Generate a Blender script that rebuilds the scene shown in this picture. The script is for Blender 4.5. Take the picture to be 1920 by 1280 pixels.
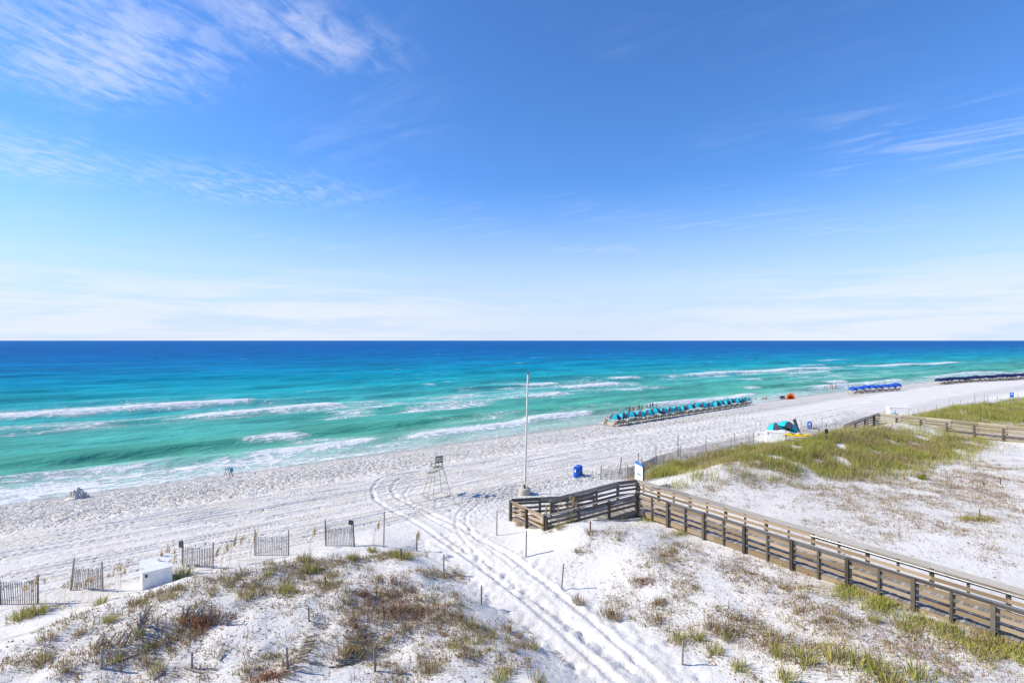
import bpy, bmesh, math, random
import numpy as np
from mathutils import Vector, Matrix

for o in list(bpy.data.objects): bpy.data.objects.remove(o, do_unlink=True)
S = bpy.context.scene
C = S.collection
R = math.radians
random.seed(7)
RNG = np.random.default_rng(11)

# ------------------------------------------------------------------ camera, sky, sun, exposure
CAM_Z = 15.0
cam = bpy.data.cameras.new('camera'); cam_o = bpy.data.objects.new('camera', cam); C.objects.link(cam_o)
cam_o.location = (0, 0, CAM_Z); cam_o.rotation_euler = (R(90), 0, 0)
cam.lens = 18.0; cam.sensor_width = 36.0; cam.shift_y = -0.001
cam.clip_start = 0.5; cam.clip_end = 200000.0
S.camera = cam_o

SUN_EL = 36.0
world = bpy.data.worlds.new('World'); S.world = world; world.use_nodes = True

def build_sky():
    nt = world.node_tree; N = nt.nodes; L = nt.links
    N.clear()
    def node(t, **kw):
        n = N.new(t)
        for k, v in kw.items(): setattr(n, k, v)
        return n
    def setin(n, i, v):
        if isinstance(v, bpy.types.NodeSocket): L.new(v, n.inputs[i])
        else: n.inputs[i].default_value = v
    def math_(op, a, b=0.0, clamp=False):
        n = node('ShaderNodeMath', operation=op); n.use_clamp = clamp
        setin(n, 0, a); setin(n, 1, b); return n.outputs[0]
    def vmath(op, a, b=None):
        n = node('ShaderNodeVectorMath', operation=op); setin(n, 0, a)
        if b is not None: setin(n, 1, b)
        return n.outputs[0]
    def smooth(x, a, b):
        n = node('ShaderNodeMapRange', interpolation_type='SMOOTHSTEP')
        setin(n, 0, x); setin(n, 1, a); setin(n, 2, b); setin(n, 3, 0.0); setin(n, 4, 1.0); return n.outputs[0]
    tc = node('ShaderNodeTexCoord')
    sky = node('ShaderNodeTexSky', sky_type='NISHITA')
    sky.sun_disc = False; sky.sun_elevation = R(SUN_EL); sky.sun_rotation = R(-90)
    sky.altitude = 0; sky.air_density = 1.0; sky.dust_density = 0.1; sky.ozone_density = 2.2
    hs = node('ShaderNodeHueSaturation'); hs.inputs['Saturation'].default_value = 1.0; hs.inputs['Value'].default_value = 1.0
    L.new(sky.outputs[0], hs.inputs['Color'])
    tint = node('ShaderNodeMix', data_type='RGBA', blend_type='MULTIPLY'); tint.inputs['Factor'].default_value = 1.0
    L.new(hs.outputs[0], tint.inputs['A']); tint.inputs['B'].default_value = SKY_TINT
    sep = node('ShaderNodeSeparateXYZ'); L.new(tc.outputs['Generated'], sep.inputs[0])
    # pale sea haze low over the horizon, all the way round
    low = node('ShaderNodeMix', data_type='RGBA'); L.new(math_('MULTIPLY', smooth(sep.outputs[2], 0.30, -0.01), 0.92), low.inputs['Factor'])
    L.new(tint.outputs['Result'], low.inputs['A']); low.inputs['B'].default_value = HAZE_LOW
    z = math_('MAXIMUM', sep.outputs[2], 0.012)
    px = math_('DIVIDE', sep.outputs[0], z); py = math_('DIVIDE', sep.outputs[1], z)
    comb = node('ShaderNodeCombineXYZ'); L.new(px, comb.inputs[0]); L.new(py, comb.inputs[1])
    P = comb.outputs[0]
    def noise(vec, scale, detail=6, rough=0.6, dist=0.0, rot=0.0, sc=(1, 1, 1), loc=(0, 0, 0)):
        m = node('ShaderNodeMapping', vector_type='TEXTURE'); m.inputs['Rotation'].default_value = (0, 0, rot)
        m.inputs['Scale'].default_value = sc; m.inputs['Location'].default_value = loc
        L.new(vec, m.inputs['Vector'])
        n = node('ShaderNodeTexNoise'); n.inputs['Scale'].default_value = scale; n.inputs['Detail'].default_value = detail
        n.inputs['Roughness'].default_value = rough; n.inputs['Distortion'].default_value = dist
        L.new(m.outputs[0], n.inputs['Vector']); return n.outputs[0]
    def blob(cx, cy, rx, ry, rot=0.0):
        m = node('ShaderNodeMapping', vector_type='TEXTURE')
        m.inputs['Location'].default_value = (cx, cy, 0); m.inputs['Rotation'].default_value = (0, 0, rot)
        m.inputs['Scale'].default_value = (rx, ry, 1); L.new(P, m.inputs['Vector'])
        ln = node('ShaderNodeVectorMath', operation='LENGTH'); L.new(m.outputs[0], ln.inputs[0])
        return smooth(ln.outputs['Value'], 1.0, 0.15)
    # fine ripples and long strands of cirrus, in the plane of the cloud deck
    rip = noise(P, 8.5, 5, 0.6, 0.7, -0.25, (0.6, 1.25, 1))
    strand = noise(P, 2.4, 8, 0.62, 0.9, -0.62, (1.7, 0.5, 1), (3.1, 1.7, 0))
    broad = noise(P, 0.9, 4, 0.55, 0.4, 0.3, (1, 1.3, 1), (1.5, 4.0, 0))
    tex = math_('ADD', math_('MULTIPLY', rip, 0.65), math_('MULTIPLY', strand, 0.35))
    # the thick patch top left, the thin one below it, the strands right
    a1 = blob(-1.42, 1.78, 0.95, 0.52, -0.55)
    a2 = blob(-2.75, 2.75, 1.10, 0.90, 0.4)
    a3 = blob(-1.75, 3.35, 1.3, 0.75, 0.25)
    a4 = blob(-0.70, 1.66, 0.50, 0.32, 0.5)
    b1 = blob(2.30, 2.55, 1.25, 0.55, 0.35)
    b2 = blob(2.3, 4.4, 2.0, 0.7, 0.1)
    b3 = blob(1.1, 5.6, 0.9, 0.35, 0.0)
    patch = math_('MAXIMUM', math_('MAXIMUM', a1, math_('MULTIPLY', a2, 0.8)), math_('MULTIPLY', a4, 0.95))
    d1 = math_('MULTIPLY', patch, smooth(math_('ADD', tex, math_('MULTIPLY', patch, 0.12)), 0.42, 0.76))
    d3 = math_('MULTIPLY', a3, math_('MULTIPLY', smooth(tex, 0.40, 0.66), 0.62))
    right = math_('MAXIMUM', b1, math_('MAXIMUM', math_('MULTIPLY', b2, 0.8), b3))
    d2 = math_('MULTIPLY', right, math_('MULTIPLY', smooth(strand, 0.44, 0.76), 0.85))
    veil = math_('MULTIPLY', smooth(broad, 0.42, 0.75), math_('MULTIPLY', smooth(strand, 0.44, 0.70), 0.28))
    # low bank near the horizon, seen nearly edge on
    hz = node('ShaderNodeMapping'); hz.inputs['Scale'].default_value = (2.2, 2.2, 26); L.new(tc.outputs['Generated'], hz.inputs['Vector'])
    hn = node('ShaderNodeTexNoise'); hn.inputs['Scale'].default_value = 1.6; hn.inputs['Detail'].default_value = 7; hn.inputs['Roughness'].default_value = 0.6; hn.inputs['Distortion'].default_value = 0.5
    L.new(hz.outputs[0], hn.inputs['Vector'])
    hb = math_('MULTIPLY', smooth(sep.outputs[2], 0.16, 0.03), smooth(hn.outputs[0], 0.36, 0.62))
    side = smooth(math_('ABSOLUTE', math_('ADD', sep.outputs[0], -0.12)), 0.02, 0.55)      # the bank is thicker to left and right than straight ahead
    hb = math_('MULTIPLY', hb, math_('ADD', math_('MULTIPLY', side, 0.9), 0.35), True)
    dens = math_('MAXIMUM', math_('MULTIPLY', math_('MAXIMUM', math_('MAXIMUM', d1, d2), math_('MAXIMUM', d3, veil)), 0.50), math_('MULTIPLY', hb, 0.72), True)
    mix = node('ShaderNodeMix', data_type='RGBA'); L.new(dens, mix.inputs['Factor'])
    L.new(low.outputs['Result'], mix.inputs['A']); mix.inputs['B'].default_value = CLOUD
    bg = node('ShaderNodeBackground'); bg.inputs['Strength'].default_value = SKY_STRENGTH
    L.new(mix.outputs['Result'], bg.inputs['Color'])
    out = node('ShaderNodeOutputWorld'); L.new(bg.outputs[0], out.inputs['Surface'])

SKY_STRENGTH = 0.088
SKY_TINT = (0.72, 1.20, 1.84, 1)
HAZE_LOW = (5.9, 6.8, 8.5, 1)
CLOUD = (7.5, 7.9, 9.8, 1)
build_sky()

sun = bpy.data.lights.new('sun', 'SUN'); sun_o = bpy.data.objects.new('sun', sun); C.objects.link(sun_o)
sun.energy = 5.0; sun.angle = R(0.5); sun.color = (1.0, 0.92, 0.79)
sun_o.rotation_euler = Vector((math.cos(R(SUN_EL)), -0.02, -math.sin(R(SUN_EL)))).to_track_quat('-Z', 'Y').to_euler()
sun_o.location = (-60, 20, 60)

S.view_settings.view_transform = 'Standard'; S.view_settings.look = 'None'
S.view_settings.gamma = 1.0; S.view_settings.use_curve_mapping = False
S.view_settings.exposure = 0.38

# ------------------------------------------------------------------ helpers: properties, noise, terrain
def tag(o, label=None, cat=None, group=None, kind=None):
    if label: o['label'] = label
    if cat: o['category'] = cat
    if group: o['group'] = group
    if kind: o['kind'] = kind
    return o

ORD = ['zeroth', 'first', 'second', 'third', 'fourth', 'fifth', 'sixth', 'seventh', 'eighth', 'ninth', 'tenth', 'eleventh', 'twelfth',
       'thirteenth', 'fourteenth', 'fifteenth', 'sixteenth', 'seventeenth', 'eighteenth', 'nineteenth', 'twentieth', 'twenty-first',
       'twenty-second', 'twenty-third', 'twenty-fourth', 'twenty-fifth', 'twenty-sixth', 'twenty-seventh', 'twenty-eighth', 'twenty-ninth', 'thirtieth']

_tab = np.random.default_rng(5).random((256, 256))
def vnoise(x, y):
    x = np.asarray(x, float); y = np.asarray(y, float)
    xi = np.floor(x).astype(np.int64); yi = np.floor(y).astype(np.int64)
    fx = x - xi; fy = y - yi
    fx = fx * fx * (3 - 2 * fx); fy = fy * fy * (3 - 2 * fy)
    a = _tab[xi & 255, yi & 255]; b = _tab[(xi + 1) & 255, yi & 255]
    c = _tab[xi & 255, (yi + 1) & 255]; d = _tab[(xi + 1) & 255, (yi + 1) & 255]
    return (a * (1 - fx) + b * fx) * (1 - fy) + (c * (1 - fx) + d * fx) * fy - 0.5
def fbm(x, y, n=4):
    t = 0; a = 1.0
    for i in range(n):
        t = t + a * vnoise(x * 2**i + 17.3 * i, y * 2**i - 9.1 * i); a *= 0.5
    return t
def sstep(x, a, b):
    t = np.clip((x - a) / (b - a), 0, 1); return t * t * (3 - 2 * t)

CU, SU = math.cos(R(36)), math.sin(R(36))          # u runs along the shore, v out to sea
def uv(x, y): return x * CU + y * SU, -x * SU + y * CU
def xy(u, v): return u * CU - v * SU, u * SU + v * CU
def shift(u):
    u = np.asarray(u, float)
    q = np.where(u < 110, 0.0, -0.000328 * (np.minimum(u, 330) - 110)**2)
    return q - np.where(u > 330, (u - 330) * 0.16, 0.0)

def height(x, y):
    x = np.asarray(x, float); y = np.asarray(y, float)
    u, v = uv(x, y); w = v - shift(u)
    z = np.interp(w, [-3000, -60, 0, 20, 31, 45, 57, 66, 80, 150], [7, 4.4, 3.7, 3.3, 3.05, 2.5, 1.35, 0.0, -0.7, -4.0])
    sd = (x - 0.8) * 0.84 + (y - 24.2) * 0.544         # signed distance from the vehicle track
    land = sstep(w, 60, 45)
    und = fbm(x / 7.0, y / 7.0, 4)
    fine = fbm(x / 1.7 + 50, y / 1.7, 3)
    # dune left of the track
    ml = sstep(sd, -1.9, -4.8) * sstep(w, 30.6, 26.5)
    z = z + ml * (0.85 + 0.75 * und + 0.22 * fine)
    # dune between the track and the boardwalk
    mr = sstep(sd, 2.0, 6.0) * sstep(w, 28.5, 22.0)
    bk = (x - 7.94) * 0.817 + (y - 32.46) * 0.577      # distance past the boardwalk's near rail
    z = z + mr * (0.55 + 0.55 * und * sstep(bk, -0.5, -3.5) + 0.14 * fine * sstep(bk, 0.5, -2.0))
    z = z + 0.62 * np.exp(-(((x - 2.9)**2 + (y - 29.0)**2) / 5.5)) + 0.2 * np.exp(-(((x - 5.6)**2 + (y - 29.8)**2) / 5.0)) + 0.18 * np.exp(-(((x - 7.5)**2 + (y - 27.5)**2) / 6.0))
    # grassy ridge beyond the boardwalk
    wr = np.interp(u, [25, 75, 110, 150, 400, 3000], [24.6, 23.0, 18.5, 12.5, -18, -200])
    amp = np.interp(u, [29, 33, 38, 50, 72, 78, 90, 200, 600], [0, 0.35, 0.9, 1.45, 1.15, 1.0, 1.7, 1.8, 1.8])
    dw = v - wr
    rid = np.exp(-(dw / np.where(dw > 0, 2.6, 4.6))**2)
    z = z + amp * rid * (1 + 0.35 * und)
    z = z + 0.10 * fine * sstep(u, 34, 44) * sstep(w, 27, 22) * sstep(w, -10, 0) + 0.2 * und * sstep(u, 34, 50) * sstep(w, 24, 14)
    z = z + land * 0.06 * und + 0.05 * fbm(u / 9.0, v / 3.0, 3) * sstep(w, 64, 55)
    return z

_dd = np.geomspace(13.0, 420.0, 5000)
def at(px, py, dz=0.0):
    """the point of the ground that a place in the photograph shows"""
    X = (px - 960) / 960.0 * _dd; Zr = CAM_Z - (py - 638) / 960.0 * _dd
    k = np.argmax(Zr <= height(X, _dd) + dz)
    return Vector((X[k], _dd[k], float(height(X[k], _dd[k]))))
def gz(x, y): return float(height(x, y))

# ------------------------------------------------------------------ helpers: meshes and materials
def grid_mesh(name, X, Y, Z, attrs=(), smooth_=True):
    nu, nw = X.shape
    me = bpy.data.meshes.new(name)
    me.vertices.add(nu * nw)
    co = np.stack([X, Y, Z], -1).reshape(-1, 3).astype(np.float32)
    me.vertices.foreach_set('co', co.ravel())
    i = np.arange(nu * nw).reshape(nu, nw)
    q = np.stack([i[:-1, :-1], i[1:, :-1], i[1:, 1:], i[:-1, 1:]], -1).reshape(-1, 4)
    nf = len(q)
    me.loops.add(nf * 4); me.polygons.add(nf)
    me.loops.foreach_set('vertex_index', q.ravel().astype(np.int32))
    me.polygons.foreach_set('loop_start', np.arange(0, nf * 4, 4, dtype=np.int32))
    me.polygons.foreach_set('loop_total', np.full(nf, 4, dtype=np.int32))
    if smooth_: me.polygons.foreach_set('use_smooth', np.ones(nf, dtype=bool))
    me.update(calc_edges=True)
    for an, arr in attrs:
        if arr.ndim == 2:
            a = me.attributes.new(an, 'FLOAT', 'POINT'); a.data.foreach_set('value', arr.ravel().astype(np.float32))
        else:
            a = me.attributes.new(an, 'FLOAT_COLOR', 'POINT')
            rgba = np.concatenate([arr.reshape(-1, 3), np.ones((nu * nw, 1))], 1).astype(np.float32)
            a.data.foreach_set('color', rgba.ravel())
    return me

def add_obj(name, me, mat=None, parent=None, mw=None):
    o = bpy.data.objects.new(name, me); C.objects.link(o)
    if mat is not None and not me.materials: me.materials.append(mat)
    if mw is not None: o.matrix_world = mw
    if parent is not None:
        o.parent = parent
        if mw is not None: o.matrix_basis = PM[parent.name].inverted() @ mw
    return o

PM = {}
def empty(name, loc=(0, 0, 0), rz=0.0):
    o = bpy.data.objects.new(name, None); C.objects.link(o)
    o.location = loc; o.rotation_euler = (0, 0, rz); o.empty_display_size = 0.2
    PM[o.name] = Matrix.Translation(Vector(loc)) @ Matrix.Rotation(rz, 4, 'Z')
    return o

def copy_tree(o, parent=None):
    c = o.copy(); C.objects.link(c); c.parent = parent
    for ch in o.children: copy_tree(ch, c)
    return c

class NT:
    def __init__(s, name):
        s.m = bpy.data.materials.new(name); s.m.use_nodes = True
        s.t = s.m.node_tree; s.N = s.t.nodes; s.L = s.t.links
        s.b = s.N['Principled BSDF']; s.out = s.N['Material Output']
    def node(s, t, ins=None, **kw):
        n = s.N.new(t)
        for k, v in kw.items(): setattr(n, k, v)
        for k, v in (ins or {}).items(): s.put(n.inputs[k], v)
        return n
    def put(s, sock, v):
        if isinstance(v, bpy.types.NodeSocket): s.L.new(v, sock)
        else: sock.default_value = v
    def m2(s, op, a, b=0.0, clamp=False):
        n = s.node('ShaderNodeMath', {0: a, 1: b}, operation=op); n.use_clamp = clamp; return n.outputs[0]
    def noise(s, vec, scale, detail=4, rough=0.55, dist=0.0):
        return s.node('ShaderNodeTexNoise', {'Vector': vec, 'Scale': scale, 'Detail': detail, 'Roughness': rough, 'Distortion': dist}).outputs[0]
    def mapping(s, vec, scale=(1, 1, 1), rot=(0, 0, 0)):
        return s.node('ShaderNodeMapping', {'Vector': vec, 'Scale': scale, 'Rotation': rot}).outputs[0]
    def rng(s, x, a, b, c=0.0, d=1.0):
        return s.node('ShaderNodeMapRange', {0: x, 1: a, 2: b, 3: c, 4: d}, interpolation_type='SMOOTHSTEP').outputs[0]
    def mix(s, f, a, b):
        n = s.node('ShaderNodeMix', data_type='RGBA'); s.put(n.inputs['Factor'], f); s.put(n.inputs['A'], a); s.put(n.inputs['B'], b)
        return n.outputs['Result']
    def bump(s, hgt, strength, dist, normal=None):
        n = s.node('ShaderNodeBump', {'Height': hgt, 'Strength': strength, 'Distance': dist})
        if normal is not None: s.L.new(normal, n.inputs['Normal'])
        return n.outputs[0]
    def attr(s, name, out='Fac'): return s.node('ShaderNodeAttribute', attribute_name=name).outputs[out]
    def pos(s): return s.node('ShaderNodeNewGeometry').outputs['Position']
    def objrand(s): return s.node('ShaderNodeObjectInfo').outputs['Random']

def c4(c): return (c[0], c[1], c[2], 1.0)
def plain(name, col, rough=0.6, var=0.12, scale=6.0, metallic=0.0, spec=0.4):
    """a paint, cloth or plastic with a little soiling and fade"""
    n = NT(name); p = n.pos()
    d = n.noise(p, scale, 5, 0.6)
    dark = tuple(c * (1 - var * 1.6) for c in col); lite = tuple(min(1, c * (1 + var)) for c in col)
    n.put(n.b.inputs['Base Color'], n.mix(n.rng(d, 0.3, 0.7), c4(dark), c4(lite)))
    n.b.inputs['Roughness'].default_value = rough; n.b.inputs['Metallic'].default_value = metallic
    n.b.inputs['Specular IOR Level'].default_value = spec
    return n.m

def wood(name, a, b, grey, greyness=0.5):
    """weathered plank: grain along the piece, boards differ from one another"""
    n = NT(name); p = n.pos(); r = n.objrand()
    tc = n.node('ShaderNodeTexCoord').outputs['Object']
    g = n.noise(n.mapping(tc, (2.0, 9.0, 9.0)), 3.0, 6, 0.65, 0.4)
    blot = n.noise(p, 1.6, 4, 0.6)
    col = n.mix(n.rng(g, 0.3, 0.7), c4(a), c4(b))
    gm = n.m2('ADD', n.m2('MULTIPLY', n.rng(blot, 0.35, 0.65), 0.55), n.m2('MULTIPLY', r, 0.6))
    col = n.mix(n.m2('MULTIPLY', gm, greyness, True), col, c4(grey))
    hsv = n.node('ShaderNodeHueSaturation', {'Color': col, 'Value': n.m2('ADD', n.m2('MULTIPLY', r, 0.7), 0.65)})
    n.put(n.b.inputs['Base Color'], hsv.outputs[0])
    n.b.inputs['Roughness'].default_value = 0.85; n.b.inputs['Specular IOR Level'].default_value = 0.2
    n.put(n.b.inputs['Normal'], n.bump(g, 0.5, 0.01))
    return n.m

M = {}
M['tan_wood'] = wood('tan_wood', (0.23, 0.155, 0.078), (0.43, 0.315, 0.18), (0.29, 0.25, 0.205), 0.6)
M['post_wood'] = wood('post_wood', (0.06, 0.045, 0.03), (0.13, 0.10, 0.065), (0.12, 0.115, 0.095), 0.7)
M['grey_wood'] = wood('grey_wood', (0.19, 0.175, 0.155), (0.30, 0.28, 0.25), (0.26, 0.25, 0.235), 0.6)
M['ramp_wood'] = wood('ramp_wood', (0.12, 0.095, 0.07), (0.24, 0.19, 0.14), (0.20, 0.19, 0.18), 0.75)
M['yellow_wood'] = wood('yellow_wood', (0.25, 0.19, 0.105), (0.38, 0.305, 0.195), (0.30, 0.275, 0.225), 0.6)
M['deck_wood'] = wood('deck_wood', (0.20, 0.17, 0.14), (0.32, 0.28, 0.23), (0.30, 0.29, 0.28), 0.8)
M['slat_wood'] = wood('slat_wood', (0.18, 0.15, 0.12), (0.32, 0.28, 0.23), (0.32, 0.30, 0.28), 0.7)
M['dark_stake'] = wood('dark_stake', (0.05, 0.04, 0.03), (0.11, 0.09, 0.07), (0.10, 0.10, 0.09), 0.5)
M['wire'] = plain('wire', (0.20, 0.19, 0.18), 0.5, metallic=0.6)
M['pipe'] = plain('pipe', (0.62, 0.62, 0.60), 0.35, metallic=0.7)
M['white_paint'] = plain('white_paint', (0.78, 0.77, 0.74), 0.55, 0.06, 2.0)
M['pole_paint'] = plain('pole_paint', (0.66, 0.64, 0.58), 0.4, 0.06, 2.0)
M['concrete'] = plain('concrete', (0.46, 0.41, 0.34), 0.9, 0.12, 9)
M['blue_plastic'] = plain('blue_plastic', (0.010, 0.11, 0.52), 0.4, 0.08, 3)
M['blue_print'] = plain('blue_print', (0.02, 0.17, 0.60), 0.5, 0.05)
M['teal_cloth'] = plain('teal_cloth', (0.0, 0.46, 0.56), 0.75, 0.07, 2)
M['charcoal_cloth'] = plain('charcoal_cloth', (0.055, 0.062, 0.085), 0.8, 0.1, 2)
M['blue_cloth'] = plain('blue_cloth', (0.008, 0.075, 0.40), 0.75, 0.07, 2)
M['navy_cloth'] = plain('navy_cloth', (0.006, 0.012, 0.075), 0.8, 0.1, 2)
M['orange_cloth'] = plain('orange_cloth', (0.78, 0.15, 0.02), 0.7, 0.1, 3)
M['yellow_plastic'] = plain('yellow_plastic', (0.85, 0.60, 0.01), 0.35, 0.05)
M['cream_cloth'] = plain('cream_cloth', (0.62, 0.53, 0.42), 0.85, 0.1, 3)
M['lounger_wood'] = plain('lounger_wood', (0.42, 0.30, 0.18), 0.7, 0.15, 5)
M['chair_metal'] = plain('chair_metal', (0.42, 0.39, 0.32), 0.6, 0.25, 9)
M['dark_metal'] = plain('dark_metal', (0.05, 0.05, 0.055), 0.5)
M['grey_sign'] = plain('grey_sign', (0.07, 0.08, 0.10), 0.6)
M['rust'] = plain('rust', (0.20, 0.06, 0.03), 0.8, 0.3, 12)
M['black_rubber'] = plain('black_rubber', (0.02, 0.02, 0.02), 0.8)

def sand_material():
    n = NT('white_quartz_sand'); p = n.pos()
    wet = n.attr('wet'); lit = n.attr('litter')
    big = n.noise(p, 0.35, 5, 0.6); fine = n.noise(p, 14.0, 6, 0.7); mid = n.noise(p, 3.2, 5, 0.65)
    col = n.mix(n.rng(big, 0.3, 0.7), (0.595, 0.57, 0.53, 1), (0.675, 0.65, 0.61, 1))
    col = n.mix(n.m2('MULTIPLY', n.rng(fine, 0.55, 0.78), 0.20), col, (0.52, 0.49, 0.45, 1))
    # dead leaf crumbs lying on the sand among the plants
    crumbs = n.noise(p, 9.0, 5, 0.72, 0.3); cl = n.noise(p, 1.1, 4, 0.6)
    mk = n.m2('MULTIPLY', n.rng(crumbs, 0.52, 0.63), n.rng(n.m2('ADD', cl, n.m2('MULTIPLY', lit, 0.35)), 0.55, 0.85))
    mk = n.m2('MULTIPLY', mk, n.m2('MULTIPLY', lit, 0.6), True)
    col = n.mix(mk, col, (0.19, 0.14, 0.09, 1))
    col = n.mix(wet, col, (0.36, 0.31, 0.245, 1))
    n.put(n.b.inputs['Base Color'], col)
    n.put(n.b.inputs['Roughness'], n.rng(wet, 0.2, 1.0, 0.95, 0.28))
    n.put(n.b.inputs['Specular IOR Level'], n.m2('MULTIPLY', wet, 0.45))
    dry = n.m2('SUBTRACT', 1.0, wet, True)
    lump = n.attr('lump')
    pits = n.rng(n.noise(n.mapping(p, (1, 1.25, 1)), 4.6, 3, 0.55, 0.3), 0.36, 0.55)
    b0 = n.bump(pits, n.m2('MULTIPLY', dry, n.m2('MULTIPLY', lump, 0.9)), 0.16)
    b1 = n.bump(mid, n.m2('MULTIPLY', dry, 0.35), 0.07, b0)
    b2 = n.bump(fine, n.m2('MULTIPLY', dry, 0.5), 0.05, b1)
    n.put(n.b.inputs['Normal'], b2)
    return n.m

def sea_material():
    n = NT('sea_water'); p = n.pos()
    foam = n.attr('foam'); col = n.attr('tint', 'Color')
    q = n.mapping(p, (1, 1, 1), (0, 0, R(-36)))            # x along the crests
    qa = n.mapping(q, (0.55, 1.25, 1))
    lace = n.node('ShaderNodeTexVoronoi', {'Vector': n.mapping(q, (0.55, 0.9, 1)), 'Scale': 0.85, 'Randomness': 1.0}, feature='DISTANCE_TO_EDGE').outputs['Distance']
    f1 = n.noise(qa, 0.9, 8, 0.66, 0.8); f2 = n.noise(q, 3.0, 6, 0.7, 0.4)
    web = n.rng(lace, 0.22, 0.0)
    tex = n.m2('ADD', n.m2('ADD', n.m2('MULTIPLY', f1, 0.62), n.m2('MULTIPLY', f2, 0.30)), n.m2('MULTIPLY', web, 0.10))
    tn = n.rng(tex, 0.34, 0.66)
    fm = n.rng(n.m2('ADD', tn, foam), 0.98, 1.45)
    chop1 = n.noise(n.mapping(q, (0.4, 1.0, 1)), 0.16, 6, 0.62, 0.3)
    var = n.noise(n.mapping(q, (0.25, 1.0, 1)), 0.05, 5, 0.6)
    hsv = n.node('ShaderNodeHueSaturation', {'Color': col, 'Value': n.rng(n.m2('ADD', n.m2('MULTIPLY', var, 0.6), n.m2('MULTIPLY', chop1, 0.4)), 0.34, 0.66, 0.62, 1.26)})  # swell shading painted into the water colour as streaks along the crests
    milky = n.mix(n.m2('MULTIPLY', n.rng(foam, 0.08, 0.9), 0.62), hsv.outputs[0], (0.48, 0.66, 0.64, 1))   # air bubbles whipped into the water
    base = n.mix(fm, milky, (0.78, 0.80, 0.81, 1))
    n.put(n.b.inputs['Base Color'], base)
    n.b.inputs['Roughness'].default_value = 0.9; n.b.inputs['Specular IOR Level'].default_value = 0.0
    c1 = n.noise(n.mapping(q, (0.45, 1.0, 1)), 0.55, 6, 0.6, 0.4)
    c2 = n.noise(n.mapping(q, (0.6, 1.0, 1)), 2.4, 4, 0.6, 0.2)
    b1 = n.bump(chop1, 0.9, 1.6); b2 = n.bump(c1, 0.75, 0.45, b1); b3 = n.bump(c2, 0.5, 0.10, b2)
    b4 = n.bump(n.m2('MULTIPLY', fm, f2), 0.9, 0.35, b3)
    n.put(n.b.inputs['Normal'], b4)
    # sky mirrored by the facets of the chop: a rough sea reflects far less at a low angle than a flat one
    lw_ = n.node('ShaderNodeLayerWeight', {'Blend': 0.25, 'Normal': b4}).outputs['Facing']
    gl = n.node('ShaderNodeBsdfGlossy', {'Color': (1, 1, 1, 1), 'Roughness': 0.3, 'Normal': b4})
    mx = n.node('ShaderNodeMixShader', {0: n.m2('MULTIPLY', n.m2('SUBTRACT', 1.0, fm, True), n.rng(lw_, 0.5, 1.0, 0.01, 0.13))})
    n.L.new(n.b.outputs[0], mx.inputs[1]); n.L.new(gl.outputs[0], mx.inputs[2]); n.L.new(mx.outputs[0], n.out.inputs['Surface'])
    return n.m

def leaf_material(name, rough=0.7):
    n = NT(name); col = n.attr('tint', 'Color')
    d = n.node('ShaderNodeBsdfDiffuse', {'Color': col, 'Roughness': 0.6})
    t = n.node('ShaderNodeBsdfTranslucent', {'Color': col})
    m = n.node('ShaderNodeMixShader', {0: 0.30}); n.L.new(d.outputs[0], m.inputs[1]); n.L.new(t.outputs[0], m.inputs[2])
    n.L.new(m.outputs[0], n.out.inputs['Surface']); return n.m

M['sand'] = sand_material(); M['sea'] = sea_material(); M['leaf'] = leaf_material('grass_blade')

# ------------------------------------------------------------------ vegetation map: where plants grow (used by the litter on the sand and by the plants)
def patch_list(L):
    out = []
    for (px, py, ru, rv, dens) in L:
        p = at(px, py); u, v = uv(p.x, p.y); out.append((u, v, ru, rv, dens))
    return out
VEG_LEFT = patch_list([(250, 1180, 6, 3.5, .32), (600, 1150, 5, 4, .32), (850, 1200, 4, 3, .25), (740, 1040, 1.6, 0.7, 1.0), (590, 1060, 2.4, 0.9, 1.0), (470, 1085, 2.0, 1.0, 0.8), (330, 1110, 2.2, 0.8, 0.7), (560, 1110, 2.0, 1.2, 0.7), (730, 1130, 1.8, 1.7, 0.6),
    (230, 1150, 1.8, 1.0, 0.7), (60, 1150, 1.6, 0.7, 0.8), (400, 1160, 1.8, 0.7, 1.0), (260, 1190, 1.6, 1.0, 0.8), (90, 1230, 1.6, 1.2, 0.6), (540, 1220, 1.3, 1.0, 0.7),
    (690, 1215, 1.4, 0.7, 0.7), (850, 1170, 1.4, 1.5, 0.6), (920, 1230, 1.4, 1.0, 0.7), (830, 1080, 1.5, 0.7, 0.7), (400, 1240, 1.8, 0.8, 0.5), (800, 1250, 2.0, 0.8, 0.5)])
VEG_RIGHT = patch_list([(1350, 1110, 7, 3.5, .28), (1600, 1200, 6, 3, .3), (1290, 1090, 3.0, 1.3, 0.8), (1240, 1040, 2.6, 0.8, 0.6), (1160, 1000, 2.6, 0.7, 0.8), (1380, 1150, 2.4, 1.2, 1.0), (1480, 1190, 2.2, 1.0, 1.0), (1600, 1180, 2.2, 0.9, 0.7),
    (1700, 1230, 2.2, 0.8, 1.1), (1520, 1240, 1.8, 0.6, 0.8), (1820, 1230, 2.0, 0.8, 0.7), (1500, 1100, 3.0, 0.8, 0.5), (1050, 985, 1.5, 0.4, 0.7), (1150, 1130, 1.0, 0.5, 0.7)])
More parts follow.
